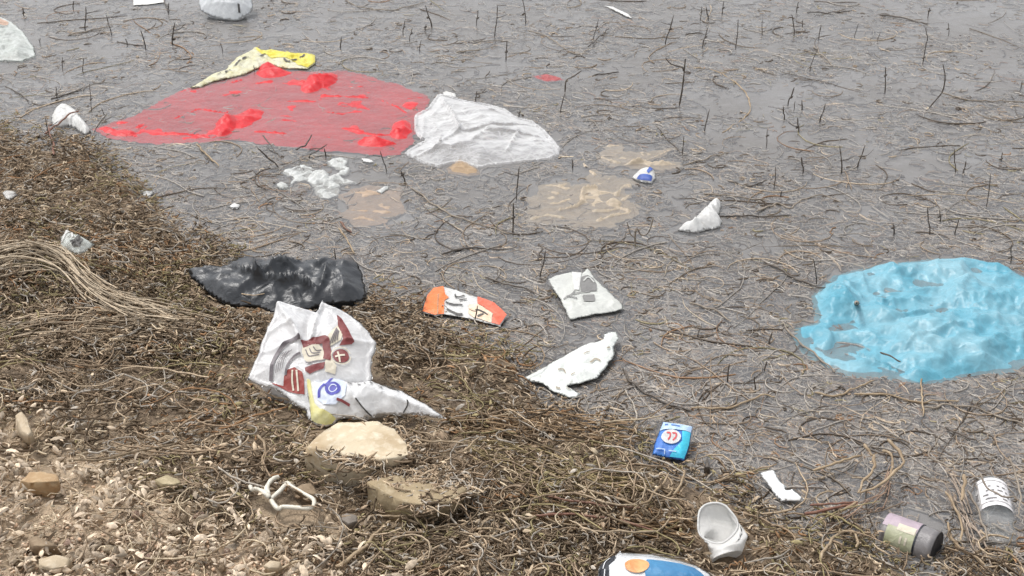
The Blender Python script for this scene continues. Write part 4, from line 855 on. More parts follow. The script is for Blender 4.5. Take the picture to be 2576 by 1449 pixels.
S1, S2, S3, S4 = M_STRAW, M_STRAW2, M_RED_STEM, M_STEM
LONG = [
 ([(313,568),(296,590),(291,615),(294,640),(313,679),(334,711)], .0028, S1, .03, 'pale stem arching down the weed between the clear wrapper and the black bag'),
 (ZD([(510,760),(520,705),(560,685),(610,700),(645,750),(640,790)]), .003, S1, .05, 'hoop of pale stem at the top of the dried root bundle'),
 (ZD([(640,780),(720,840),(850,910),(980,980),(1050,1020),(1230,1085)]), .0038, S1, .045, 'thick pale stem running right out of the root bundle'),
 (ZD([(1430,1035),(1340,1070),(1250,1095),(1180,1140),(1090,1210),(1035,1350)]), .0034, S1, .04, 'forked pale stem end pointing at the carrier bag'),
 (ZD([(700,1020),(900,1035),(1100,1060),(1240,1095)]), .003, S1, .04, 'straight stem lying along the lower side of the thick pale stem'),
 (ZD([(560,1190),(800,1200),(1060,1225),(1110,1230)]), .0026, S1, .03, 'thin level stem under the root bundle'),
 (ZD([(1410,440),(1450,500),(1510,590)]), .0028, S1, .03, 'short slanting stem touching the left corner of the black bag'),
 (ZD([(1600,490),(1620,430),(1680,415),(1800,460)]), .0024, S2, .02, 'bent grey stem above the left end of the black bag'),
 (ZK([(780,850),(900,870),(1060,920),(1200,970),(1290,950),(1380,850),(1470,720)]), .0034, S1, .035, 'long tan stem curving up like a hook below the blue sachet'),
 (ZK([(1450,905),(1480,860),(1490,800),(1455,750)]), .003, S1, .035, 'short inner arc beside the hooked tan stem'),
 (ZK([(1500,900),(1570,820),(1590,750),(1570,700),(1520,695)]), .003, S1, .04, 'outer loop at the tip of the hooked tan stem'),
 (ZK([(400,1055),(650,1062),(900,1070),(1100,1100),(1240,1150),(1350,1190)]), .0034, S3, .035, 'long reddish stem lying across the weed above the food packet'),
 (ZK([(470,905),(680,940),(860,962),(1050,985),(1230,1000)]), .003, S3, .035, 'reddish stem lying parallel just below the hooked tan stem'),
 (ZK([(800,655),(950,660),(1120,640),(1420,640)]), .003, S1, .025, 'level straw stem lying across the olive weed below the blue sachet'),
 (ZK([(330,600),(470,680),(600,740),(700,780)]), .003, S1, .03, 'straw stem slanting down right of the lower mossy rock'),
 (ZJ([(1830,1210),(1950,1170),(2100,1160),(2277,1210),(2350,1260)]), .0032, S1, .03, 'bowed straw stem near the bottom centre, left of the food packet'),
 (ZJ([(1810,1170),(1870,1130),(1940,1098)]), .0032, S1, .035, 'stubby straw stem rising from the end of the bowed one'),
 (ZJ([(850,1445),(950,1390),(1080,1330),(1150,1240),(1220,1165),(1300,1090)]), .0045, S1, .03, 'lumpy pale branch slanting up from the bottom edge under the pale rock'),
 (ZJ([(900,1060),(1100,1050),(1300,1050),(1600,1045)]), .0028, S1, .03, 'level straw stem just below the lower mossy rock'),
 (ZJ([(1100,560),(1300,590),(1600,600),(1880,610)]), .004, S1, .085, 'flattened straw stem lying along the top of the lower mossy rock'),
 (ZJ([(1880,610),(1950,560),(2010,490)]), .003, S1, .06, 'twig angled up at the right end of the lower mossy rock'),
 (ZJ([(920,560),(1000,500),(1080,470),(1120,500)]), .003, S1, .09, 'curled twig hanging over the edge of the pale rock'),
 (ZJ([(1050,720),(960,690),(900,640),(930,570)]), .004, S1, .06, 'thick curled twig between the pale rock and the lower mossy rock'),
 (ZJ([(240,400),(290,500),(280,600),(275,690)]), .0034, S1, .03, 'pale forked splinter standing left of the pale rock'),
 (ZJ([(520,470),(560,430),(610,400)]), .003, S1, .06, 'short twig at the left corner of the pale rock'),
 (ZL([(640,530),(760,495),(900,450),(1000,410),(1070,390)]), .0034, S1, .03, 'straight tan stem pointing up right from the white card strip'),
 (ZL([(1090,360),(1130,420),(1165,455)]), .004, S1, .05, 'pale stub standing among the stems above the grey bottle'),
 (ZL([(1180,450),(1185,540),(1160,600),(1090,700),(1030,800)]), .0038, S1, .05, 'upper arm of the tan loop above the grey bottle'),
 (ZL([(1250,430),(1320,450),(1345,520),(1350,600),(1320,670)]), .0036, S1, .055, 'inner curve of the tan loop above the grey bottle'),
 (ZL([(1300,330),(1400,420),(1440,510),(1400,590),(1330,660),(1250,730),(1150,790),(1040,820)]), .004, S1, .055, 'wide outer curve of the tan loop above the grey bottle'),
 (ZL([(1040,820),(960,870),(880,920),(790,975)]), .0034, S1, .03, 'tan stem running down left from the foot of the loops'),
 (ZL([(560,930),(760,895),(960,850),(1040,830)]), .0038, S3, .03, 'reddish stem running left from the foot of the loops'),
 (ZL([(600,860),(800,850),(1020,825)]), .003, S3, .032, 'second reddish stem just above the other by the loops'),
 (ZL([(1580,265),(1680,290),(1700,400),(1800,460),(1890,500),(1955,430),(1950,395),(1915,405)]), .0028, S2, .03, 'grey stem bent into a hook above the labelled bottle'),
 (ZL([(1810,190),(1780,250),(1750,305)]), .0024, S2, .03, 'small grey twig over the grey hooked stem'),
 (ZL([(1850,70),(1950,120),(2130,185)]), .0032, S4, .01, 'dark stem in the water above the labelled bottle'),
 (ZL([(1630,630),(1720,680),(1830,730)]), .003, S2, .03, 'short brown stem between the loops and the labelled bottle'),
 (ZL([(1840,760),(1900,870),(1960,970),(1980,1080),(1985,1220)]), .0034, S1, .04, 'pale stem sweeping down between the two bottles'),
 (ZL([(2000,620),(1995,740),(1990,870)]), .005, S1, .05, 'stout pale upright stub between the two bottles'),
 (ZL([(2030,760),(2120,900),(2170,1040),(2210,1220)]), .003, S2, .04, 'greyish stem sweeping down beside the labelled bottle'),
 (ZL([(1870,1000),(1890,1130),(1980,1240),(2100,1310),(2210,1400)]), .0034, S1, .03, 'stem curving under the dark end of the grey bottle'),
 (ZL([(2420,490),(2480,640),(2510,830),(2500,1000)]), .0028, S2, .05, 'grey stem lying down the right side of the bottle label'),
 (ZL([(2160,640),(2200,740),(2320,820),(2480,845)]), .0026, S2, .05, 'thin stem draped across the white bottle label'),
 (ZL([(2280,950),(2400,1010),(2500,1060)]), .0034, S2, .01, 'sunken stem below the bottle label'),
 (ZL([(690,1370),(760,1260),(840,1160),(960,1112),(1030,1150),(1050,1210),(1035,1265)]), .0034, S1, .035, 'round hoop of straw stem at the bottom right of the cup'),
 (ZF([(1500,990),(1560,1090),(1700,1180),(1850,1240),(1992,1290)]), .0034, S4, .006, 'dark stem in the water right of the white wrapper'),
 (ZF([(230,180),(330,145),(480,130),(680,140)]), .0032, S4, .004, 'long dark arc of stem in the water above the orange wrapper'),
 (ZF([(540,340),(700,400),(860,440),(930,470)]), .0034, S4, .006, 'brown stem slanting from above the orange wrapper towards the pouch'),
 (ZF([(920,150),(935,200),(900,270)]), .0034, S4, .03, 'short dark bent stem standing left of the off-white pouch'),
 (ZG([(500,235),(600,270),(700,330),(800,375),(900,410),(1080,410)]), .0032, S4, .006, 'long dark twig reaching the left side of the teal bag'),
 (ZG([(0,520),(150,570),(230,620),(280,670)]), .003, S2, .006, 'grey twig in the water left of the teal bag'),
 (ZG([(640,660),(730,780),(850,880),(960,960),(1010,1010)]), .003, S2, .008, 'grey twig following the lower left rim of the teal bag'),
 (ZG([(1330,930),(1400,965),(1475,1000)]), .003, S4, .03, 'dark twig lying on the lower edge of the teal bag'),
 (ZG([(1635,1020),(1630,1150),(1638,1330)]), .0028, S1, .006, 'pale thin stem hanging down below the teal bag'),
 (ZG([(1150,1170),(1300,1172),(1430,1185),(1620,1235),(1700,1215),(1900,1220)]), .003, S1, .006, 'long pale stem in the water below the teal bag'),
 (ZG([(880,1160),(1020,1178),(1150,1130),(1300,1075)]), .003, S1, .006, 'pale stem bowing up to the lower rim of the teal bag'),
 (ZG([(1640,1275),(1800,1245),(2000,1262),(2200,1335),(2355,1390)]), .003, S2, .006, 'long greyish stem towards the right edge below the teal bag'),
 (ZG([(0,1270),(220,1272),(330,1240),(500,1180),(600,1190)]), .003, S1, .006, 'pale stem in the water above the blue sachet'),
 (ZC([(2080,555),(2200,585),(2300,600),(2600,606)]), .003, S2, .004, 'long straight twig running off the right edge in open water'),
 (ZC([(1330,280),(1380,330),(1445,395)]), .003, S2, .004, 'short slanting twig in the open water, upper right'),
 (ZC([(600,400),(720,410),(830,460),(920,540),(955,620),(930,690),(870,730),(790,790)]), .0032, S1, .0, 'pale half-sunk hoop of weed stem in open water'),
 (ZC([(20,450),(90,440),(180,435)]), .0034, S4, .004, 'short straight dark stick right of the narrow red strip'),
 (ZC([(0,290),(40,250),(80,215),(120,175)]), .003, S4, .01, 'dark twig slanting up near the top centre'),
 (ZC([(820,1070),(950,1105),(1060,1065)]), .0028, S4, .003, 'shallow dark bow of stem right of the blue and white packet'),
 (ZC([(990,1260),(1110,1215),(1190,1235),(1230,1200),(1380,1160),(1500,1200)]), .003, S2, .003, 'wavy twig right of the lone white wrapper'),
 (ZC([(680,1150),(850,1165),(1060,1195)]), .0028, S2, .003, 'straight level twig above the lone white wrapper'),
 (ZC([(770,1285),(950,1285),(1200,1278)]), .003, S4, .003, 'dark level twig right beside the lone white wrapper'),
 (ZC([(560,980),(700,940),(830,905)]), .0028, S2, .003, 'twig slanting up right from the upper beige bag'),
 (ZC([(1720,95),(1850,110),(2010,150)]), .0034, S4, .003, 'dark drifting stem at the top right'),
 (ZC([(1290,75),(1420,80),(1560,65)]), .003, S4, .003, 'dark drifting stem at the top, right of centre'),
 (ZC([(570,205),(640,198),(700,205)]), .0026, S4, .003, 'short level twig crossing a reed stub near the top'),
 (ZB([(1510,400),(1650,385),(1820,350)]), .003, S2, .003, 'pale level twig far out, above the narrow red strip'),
 (ZB([(2050,230),(2170,270),(2260,320),(2400,410),(2512,385)]), .003, S2, .003, 'pale drifting stem sloping down to the dark twig at top centre'),
 (ZB([(670,0),(760,50),(900,75),(1040,80),(1280,20)]), .0028, S2, .003, 'slack pale stem floating at the top edge above the yellow bag'),
 (ZB([(300,1195),(380,1140),(425,1075)]), .0034, S4, .03, 'dark stub leaning right over the lower rim of the red sheet'),
 (ZB([(60,1080),(120,1160),(185,1250)]), .003, S4, .03, 'dark twig leaning left at the lower rim of the red sheet'),
 (ZA([(350,1090),(420,1030),(480,980),(560,920),(610,910)]), .004, S3, .04, 'brown twig lying over the small knotted white bag'),
 (ZA([(420,1250),(410,1150),(380,1040),(400,1000)]), .0034, S3, .04, 'upright brown twig below the small knotted white bag'),
 (ZA([(1480,1100),(1560,1180),(1650,1260)]), .0036, S1, .006, 'pale stem in the water below the middle of the red sheet'),
 (ZA([(390,750),(520,710),(640,675)]), .003, S4, .003, 'dark drifting stem above the small knotted white bag'),
 (ZA([(40,650),(130,700),(220,770)]), .003, S4, .003, 'dark drifting stem near the left edge, above the weed bank'),
 (ZA([(880,320),(990,340),(1090,350)]), .0034, S4, .004, 'dark twig lying at the foot of the stubs left of the yellow bag'),
 (ZA([(510,270),(680,235),(840,205)]), .003, S2, .003, 'thin straight stem in the water below the stiff white card'),
 (ZA([(1240,20),(1260,60),(1290,95)]), .0034, S4, .01, 'dark stub at the corner of the stiff white card'),
 (ZH([(1000,760),(1050,820),(1110,850)]), .004, S3, .006, 'reddish stick at the lower left corner of the sunken tan sheet'),
 (ZH([(990,850),(1060,950),(1130,1080)]), .003, S1, .02, 'pale stem leaning over the top edge of the black bag'),
 (ZH([(1960,1040),(2080,1010),(2250,990),(2500,995)]), .003, S4, .004, 'dark bowed stem in the grey water above the orange wrapper'),
 (ZH([(1650,430),(1900,620),(2100,720),(2400,800),(2560,860)]), .003, S2, .004, 'long greyish stem running right from the tan sheet'),
]
for pts, r, mt, h, lab in LONG:
    stem('dry_stem', flat(pts, h), r, r * .7, mt, lab, 'stem', None, n=max(14, len(pts) * 6), wob=.012)

# dried root bundle at the left: one clump of long fibres
def bundle(name, n_, path, spread, r, mat, tintc, lift, seed, label, K=14):
    r_ = np.random.default_rng(seed); base = catmull(np.array(path, float), K); C = np.zeros((n_, K, 3)); t = np.linspace(0, 1, K)
    for i in range(n_):
        sp = np.interp(t, np.linspace(0, 1, len(spread)), spread)
        off = (r_.random() - .5) * 2; offs = off * sp + (r_.random() - .5) * 26 + (6 + 14 * r_.random()) * np.sin(t * (3 + 5 * r_.random()) + 6 * r_.random()) + 26 * (r_.random() - .5) * (t - .5)
        t0 = max(0, r_.random() * .9 - .1); tt = t0 + (min(1, t0 + .15 + .4 * r_.random()) - t0) * t
        bx = np.interp(tt, t, base[:, 0]) + 10 * (r_.random() - .5); by = np.interp(tt, t, base[:, 1]) + np.interp(tt, t, offs)
        p = on_ground(bx, by); p[:, 2] += lift * (.3 + .7 * r_.random()) * (1 - .6 * abs(off)) + .006 * np.sin(t * 5 + r_.random() * 6)
        C[i] = p
    Rr = r * (.6 + .8 * r_.random((n_, 1))) * np.ones((1, K)); o0 = C[0, 0].copy()
    V, Fq = tubes(C - o0, Rr, 4); tn = np.repeat(np.array(tintc)[None] * (.55 + .75 * r_.random((n_, 1))), K * 4, 0)
    o = link(name, mesh_np(name, V, Fq, mat, tn), None, o0); tag(o, label, 'roots'); return o
bundle('root_bundle', 230, [(-60, 700), (60, 668), (160, 690), (230, 760), (330, 810), (450, 838)], [44, 38, 36, 38, 26, 12], .0019, M_FIBRE, (.50, .41, .30), .075, 1, 'heap of pale dried roots combed together at the left edge')
bundle('root_bundle', 190, [(-60, 880), (100, 850), (260, 838), (400, 832), (560, 850)], [50, 48, 40, 30, 30], .0019, M_FIBRE, (.44, .35, .25), .055, 2, 'flatter brown root bundle under the pale combed one')
bundle('root_bundle', 70, [(1120, 1060), (1260, 1080), (1420, 1085), (1600, 1110)], [16, 34, 30, 40], .0018, M_FIBRE, (.34, .235, .14), .03, 3, 'reddish brown root strands running right from the tail of the white bag')
bundle('root_bundle', 70, [(1330, 1300), (1500, 1310), (1640, 1330), (1740, 1350)], [24, 36, 34, 24], .0018, M_FIBRE, (.33, .22, .125), .03, 4, 'reddish root strands above the food packet')
bundle('root_bundle', 80, [(1180, 1130), (1330, 1180), (1480, 1230), (1640, 1250)], [24, 44, 50, 40], .0018, M_FIBRE, (.33, .26, .14), .03, 5, 'olive root strands between the pale rock and the hooked stem')
bundle('root_bundle', 16, [(2060, 1320), (2150, 1295), (2220, 1250), (2240, 1200)], [30, 26, 22, 20], .0018, M_FIBRE, (.32, .22, .16), .03, 6, 'tangle of reddish stems round the tan loops above the grey bottle')
bundle('root_bundle', 22, [(2370, 1200), (2410, 1270), (2440, 1340), (2490, 1410)], [44, 36, 46, 50], .0019, M_FIBRE, (.37, .30, .24), .03, 7, 'sheaf of long brown stems between the grey bottle and the labelled bottle')

# ================================================================== ROCKS
def rock(name, top, zt, bottom, mat, label, seed=0, zb=-.03, sub=3, amp=.012, group=None):
    Bp = on_ground([p[0] for p in bottom], [p[1] for p in bottom]); zt = float(Bp[:, 2].mean()) + zt; zb = float(Bp[:, 2].min()) - .03
    Bp[:, 2] -= .03; T = G([p[0] for p in top], [p[1] for p in top], zt)
    bm = bmesh.new(); o0 = T.mean(0); o0[2] = zb
    r_ = np.random.default_rng(seed)
    for p in T: bm.verts.new(Vector(p - o0 + (r_.random(3) - .5) * .006))
    for p in Bp: bm.verts.new(Vector(p - o0))
    c = T.mean(0); bm.verts.new(Vector(c - o0 + np.array([0, 0, .006])))
    res = bmesh.ops.convex_hull(bm, input=bm.verts)
    for v in [v for v in bm.verts if not v.link_faces]: bm.verts.remove(v)
    bmesh.ops.triangulate(bm, faces=bm.faces)
    bmesh.ops.subdivide_edges(bm, edges=bm.edges, cuts=sub, use_grid_fill=True, smooth=.03)
    bmesh.ops.triangulate(bm, faces=bm.faces)
    bmesh.ops.recalc_face_normals(bm, faces=bm.faces); bm.normal_update()
    P = np.array([v.co for v in bm.verts]); N = np.array([v.normal for v in bm.verts]); s = seed * 3.1
    d = (fbm(P[:, 0] * 14 + s, P[:, 1] * 14 + P[:, 2] * 11, 4) - .5) * 2 * amp + (np.abs(fbm(P[:, 0] * 30 + s, P[:, 2] * 34 + P[:, 1] * 20, 3) - .5)) * -amp * 1.4
    for v, dd, nn in zip(bm.verts, d, N): v.co += Vector(nn * dd)
    me = bpy.data.meshes.new(name); bm.to_mesh(me); bm.free(); me.materials.append(mat)
    for p in me.polygons: p.use_smooth = True
    o = link(name, me, None, o0); tag(o, label, 'rock', group)
    if seed != 2: LITTER.append(np.array(top))
    return o
rock('rock', ZJ([(600, 400), (690, 330), (780, 270), (880, 215), (960, 190), (1080, 178), (1200, 190), (1290, 240), (1370, 310), (1430, 390), (1450, 460), (1380, 495), (1200, 510), (1020, 490), (880, 450), (760, 440), (640, 420)]), .095,
     ZJ([(590, 600), (640, 640), (780, 690), (900, 690), (1000, 720), (1200, 700), (1380, 660), (1450, 560), (1400, 460), (1100, 380), (800, 420), (660, 500)]), rocky('limestone_weathered', (.58, .49, .35), (.42, .32, .20), (.68, .61, .48)), 'large flat-topped pale rock behind which the printed bags lie', 1, zb=.0, sub=4, amp=.010)
rock('rock', ZJ([(1110, 690), (1210, 680), (1300, 640), (1600, 620), (1840, 640), (1900, 760), (1760, 850), (1500, 880), (1340, 840), (1250, 760)]), .07,
     ZJ([(1080, 860), (1130, 960), (1320, 1010), (1560, 1000), (1800, 960), (1960, 860), (1900, 760), (1400, 700), (1150, 760)]), rocky('mossy_rock', (.36, .28, .17), (.26, .20, .12), (.50, .42, .29)), 'lower rock half buried in weed, below right of the pale one', 2, zb=.0, sub=4, amp=.014)
rock('rock', ZJ([(520, 740), (570, 700), (650, 690), (700, 730), (710, 790), (660, 790), (580, 770)]), .035, ZJ([(520, 770), (600, 830), (700, 850), (730, 820), (700, 740), (560, 740)]), M_ROCK2, 'brown stone touching the white cord loop', 3, zb=.005, amp=.006)
rock('rock', ZJ([(890, 960), (950, 930), (1020, 960), (1030, 1010), (960, 1040), (900, 1010)]), .035, ZJ([(880, 1000), (950, 1060), (1040, 1040), (1040, 970), (940, 950)]), M_ROCK3, 'small grey stone under the hollow of the lower mossy rock', 4, zb=.005, amp=.005)
rock('rock', ZI([(130, 780), (210, 700), (320, 690), (400, 720), (420, 790), (300, 790), (200, 785)]), .05, ZI([(110, 850), (200, 880), (330, 880), (430, 850), (440, 780), (300, 730), (150, 760)]), rocky('stone_orange', (.42, .29, .16), (.33, .21, .11), (.50, .38, .24)), 'orange tan stone half buried at the left edge of the bank', 5, zb=.02, amp=.007)
rock('rock', ZI([(110, 310), (150, 295), (190, 330), (235, 430), (210, 465), (150, 420)]), .06, ZI([(100, 400), (150, 470), (220, 500), (250, 440), (180, 340)]), M_CHIP, 'upright pale flake of stone above the orange tan stone', 6, zb=.02, amp=.004)
rock('rock', ZI([(270, 1340), (400, 1300), (510, 1330), (480, 1375), (380, 1400), (280, 1385)]), .045, ZI([(260, 1380), (300, 1420), (460, 1410), (530, 1350), (400, 1320)]), M_CHIP, 'flat oval pale stone at the bottom left', 7, zb=.02, amp=.005)
rock('rock', ZI([(1100, 770), (1180, 732), (1260, 745), (1285, 780), (1240, 805), (1150, 800)]), .045, ZI([(1090, 800), (1160, 830), (1280, 820), (1300, 770), (1180, 750)]), rocky('stone_olive', (.40, .33, .20), (.30, .25, .15), (.5, .42, .28)), 'rounded olive tan stone left of the white cord', 8, zb=.02, amp=.005)
rock('rock', ZI([(200, 1190), (250, 1175), (330, 1200), (400, 1230), (350, 1250), (230, 1240)]), .045, ZI([(190, 1230), (260, 1280), (400, 1280), (430, 1240), (280, 1200)]), M_ROCK2, 'dark brown stone above the flat oval pale one', 9, zb=.02, amp=.006)
rock('rock', ZJ([(260, 1370), (330, 1320), (400, 1340), (380, 1385), (310, 1395)]), .04, ZJ([(250, 1400), (330, 1430), (410, 1400), (410, 1340), (300, 1340)]), M_CHIP, 'lone pale rounded stone near the bottom, below the white cord', 10, zb=.015, amp=.004)
rock('rock', ZK([(1775, 500), (1800, 482), (1812, 540), (1795, 570), (1760, 560)]), .035, ZK([(1750, 570), (1790, 590), (1825, 570), (1815, 520), (1770, 530)]), M_STEM, 'small dark pointed stump right of the blue sachet', 11, zb=-.01, amp=.003)

# ================================================================== WEED (nobody could count it)
PX0, PX1, PY0, PY1 = -380, 2960, -140, 1640
def rand_px(n):
    return PX0 + (PX1 - PX0) * rng.random(n), PY0 + (PY1 - PY0) * rng.random(n)
shx, shy = [p[0] for p in SHORE], [p[1] for p in SHORE]
def shore_d(px, py):      # >0 on the bank
    return py - np.interp(px, shx, shy) + 60 * (fbm(px / 120., py / 60., 3) - .5)
BLANK = [(2280, 400, 150, 60), (1930, 245, 130, 60), (1800, 260, 110, 45), (1230, 165, 110, 30), (2530, 150, 80, 60), (1990, 345, 150, 34), (2440, 40, 170, 40), (700, 560, 60, 20), (1240, 660, 90, 22), (1420, 880, 40, 40), (1760, 560, 60, 40), (2050, 460, 60, 30), (1560, 160, 100, 40), (1900, 620, 80, 30), (2130, 1010, 60, 25), (960, 440, 60, 16), (350, 440, 60, 20), (1640, 880, 60, 30), (1850, 1240, 60, 30), (2380, 1020, 60, 30), (1700, 480, 60, 30)]
CLUMP = [(1500, 640, 130, 34, 1.3), (1950, 810, 110, 40, 1.3), (1650, 860, 70, 90, .8), (1380, 900, 60, 60, 1), (2100, 1060, 250, 50, .6), (1800, 1180, 150, 50, 1.2), (850, 600, 160, 50, .9), (1100, 570, 130, 30, .9), (600, 500, 140, 40, .7), (2350, 330, 160, 60, .4), (1500, 300, 120, 40, .5), (2200, 130, 200, 50, .4), (2450, 1130, 200, 80, .7), (1650, 720, 90, 60, .9), (250, 330, 150, 20, .5)]
def water_density(px, py):
    d = .44 + .20 * smooth((py - 250) / 600) - .14 * smooth((px - 1500) / 900) * (1 - smooth((py - 300) / 500))
    for cx, cy, a, b in BLANK: d = d * (1 - .93 * np.exp(-(((px - cx) / a) ** 2 + ((py - cy) / b) ** 2) ** 1.5))
    for cx, cy, a, b, k in CLUMP: d = d + k * .5 * np.exp(-(((px - cx) / a) ** 2 + ((py - cy) / b) ** 2))
    sd_ = shore_d(px, py); d = d + .9 * smooth((sd_ + 170) / 170)
    return d * (.35 + 1.3 * smooth((fbm(px / 90., py / 38., 3) - .3) / .4))
def blocked(P):
    """P (N,K,3): does any point of it fall on litter as seen from above its ground spot"""
    q = P.copy(); px, py = project(q); r = np.zeros(px.shape, bool)
    for poly in LITTER:
        lo = poly.min(0); hi = poly.max(0)
        m_ = (px > lo[0]) & (px < hi[0]) & (py > lo[1]) & (py < hi[1])
        if m_.any(): r[m_] |= inside(px[m_], py[m_], poly)
    return r.any(1)
def curls(c, length, K, curl, flat_z=.25, bias=None):
    """random wandering centre lines starting round c"""
    N = len(c); a = rng.random(N) * 2 * math.pi if bias is None else bias
    k0 = (rng.random(N) - .5) * 2 * curl; st = (length / (K - 1))[:, None]
    da = np.cumsum((rng.random((N, K - 1)) - .5) * curl * .9 + k0[:, None], 1) / (K - 1) * 2
    A = a[:, None] + da; el = (rng.random((N, K - 1)) - .5) * 2 * flat_z
    st3 = np.stack([np.cos(A) * np.cos(el), np.sin(A) * np.cos(el), np.sin(el)], -1) * st[..., None]
    P = np.concatenate([np.zeros((N, 1, 3)), np.cumsum(st3, 1)], 1); P -= P.mean(1, keepdims=True)
    return P + c[:, None, :]
def pick(cands, w_): return cands[rng.random(len(w_)) < w_]
PAL = {'brown': (.27, .20, .135), 'dark': (.085, .060, .038), 'olive': (.24, .20, .105), 'straw': (.42, .33, .23), 'grey': (.33, .295, .25), 'rust': (.27, .155, .08), 'pale': (.50, .41, .29), 'mud': (.16, .12, .078)}
def colours(px, py, water):
    """each strand's own colour, by what grows where"""
    N = len(px); u = rng.random(N); c = np.zeros((N, 3))
    ol = smooth((fbm(px / 150. + 4, py / 80., 3) - .50) / .12); ru = smooth((fbm(px / 200. + 40, py / 50. + 7, 3) - .56) / .08)
    dry = smooth(((-.45 * px) + py - 1010) / 120.) * (px < 1000)
    w = np.stack([.30 + 0 * ol, .20 - .1 * dry, .30 * ol * (1 - dry), .17 + .2 * dry, .16 * (1 - dry) + (.7 if water else 0), 0.16 * ru * (1 - .5 * dry), .02 + .6 * dry, .12 + 0 * ol], 1)
    if water: w[:, 1] += .15; w[:, 2] *= .4; w[:, 3] -= .05
    w /= w.sum(1, keepdims=True); k = (w.cumsum(1) < u[:, None]).sum(1)
    tab = np.array([PAL[n_] for n_ in ('brown', 'dark', 'olive', 'straw', 'grey', 'rust', 'pale', 'mud')])
    if water: tab = tab * np.array([.98, .99, 1.03])
    return tab[np.clip(k, 0, 7)] * (.95 + .5 * rng.random((N, 1)))
def add_strands(name, P, rad, tint, mat, label, cat, sides=3):
    N, K, _ = P.shape; t = np.linspace(0, 1, K)
    prof = .45 + .55 * np.sin(np.clip(t * .9 + .1, 0, 1) * math.pi) ** .5
    Rr = rad[:, None] * prof[None] * (.8 + .4 * rng.random((N, K)))
    V, Fq = tubes(P, Rr, sides); o0 = np.array([0, 3.5, 0.])
    me = mesh_np(name, V - o0, Fq, mat, np.repeat(tint, K * sides, 0))
    o = link(name, me, None, o0); tag(o, label, cat, kind='stuff'); return o

# --- on the bank
def bank_pts(n, extra=0):
    px, py = rand_px(n); k = rng.random(n) < smooth((shore_d(px, py) + 75) / 105); return px[k], py[k]
def bank_set(n, lmin, lmax, rmin, rmax, K, curl, zmax, flatz, thin_dry=0.0):
    px, py = bank_pts(n)
    if thin_dry:
        dry = smooth(((-.45 * px) + py - 1010) / 120.) * (px < 1000); k = rng.random(len(px)) > dry * thin_dry; px, py = px[k], py[k]
    # gaps where dark mud shows
    gap = smooth((fbm(px / 55., py / 30. + 3, 3) - .30) / .18); k = rng.random(len(px)) < .25 + .75 * gap; px, py = px[k], py[k]
    c = on_ground(px, py); ln = lmin + (lmax - lmin) * rng.random(len(px)) ** 1.6
    P = curls(c, ln, K, curl, flatz); gz = ground_z(P[..., 0], P[..., 1])
    base = (zmax * rng.random(len(px)) ** 1.5)[:, None]
    P[..., 2] = np.maximum(gz, -.002) + base + (P[..., 2] - c[:, None, 2]) * .6 + .001
    P[..., 2] = np.maximum(P[..., 2], gz - .004)
    k = ~blocked(P) | (rng.random(len(px)) < .03); P, px, py = P[k], px[k], py[k]
    return P, rmin + (rmax - rmin) * rng.random(len(px)), colours(px, py, False)
def upper(px, py): return py < 900
P, r, t = bank_set(9500, .08, .34, .0014, .0031, 9, 2.2, .045, .25, .85); add_strands('weed_stems', P, r, t, M_FIBRE, 'long dead weed stems tangled over the bank', 'weed')
P, r, t = bank_set(62000, .018, .06, .0014, .0032, 4, 3.2, .038, .9, .8); add_strands('weed_mat', P, r, t, M_FIBRE, 'matted brown and olive dead weed covering the bank', 'weed')

_k = rand_px
def rand_px(n): return PX0 + 1500 * rng.random(n), 300 + 620 * rng.random(n)
P, r, t = bank_set(34000, .02, .07, .0014, .0031, 4, 3.0, .05, .9); add_strands('weed_mat', P, r, t * 1.0, M_FIBRE, 'coarse matted dead weed on the upper left of the bank', 'weed')
rand_px = _k
# weed draped over the rocks
def drape(poly, zt, n, seed_):
    poly = np.array(poly); lo, hi = poly.min(0), poly.max(0); px = lo[0] + (hi[0] - lo[0]) * rng.random(n * 3); py = lo[1] + (hi[1] - lo[1]) * rng.random(n * 3)
    k = inside(px, py, poly); px, py = px[k][:n], py[k][:n]; c = G(px, py, zt); c[:, 2] += .006 * rng.random(len(px))
    P = curls(c, .02 + .09 * rng.random(len(px)) ** 2, 6, 2.6, .5); return P, .0013 + .0016 * rng.random(len(px)), colours(px, py, False) * 1.15
for pts, zt, n_ in ((ZJ([(1060, 700), (1210, 600), (1500, 560), (1900, 600), (1960, 760), (1700, 900), (1500, 930), (1400, 880), (1300, 760), (1180, 720)]), .123, 850),
                    (ZJ([(1250, 200), (1400, 300), (1500, 420), (1480, 520), (1380, 500), (1400, 400), (1320, 300)]), .14, 130), (ZJ([(720, 440), (860, 440), (1000, 490), (1200, 505), (1240, 560), (980, 600), (860, 520)]), .145, 130),
                    (ZJ([(540, 400), (650, 330), (680, 400), (600, 480)]), .13, 40)):
    P, r, t = drape(pts, zt, n_, 1); add_strands('draped_weed', P, r, t, M_FIBRE, 'dry weed draped over the edges of the rocks', 'weed')
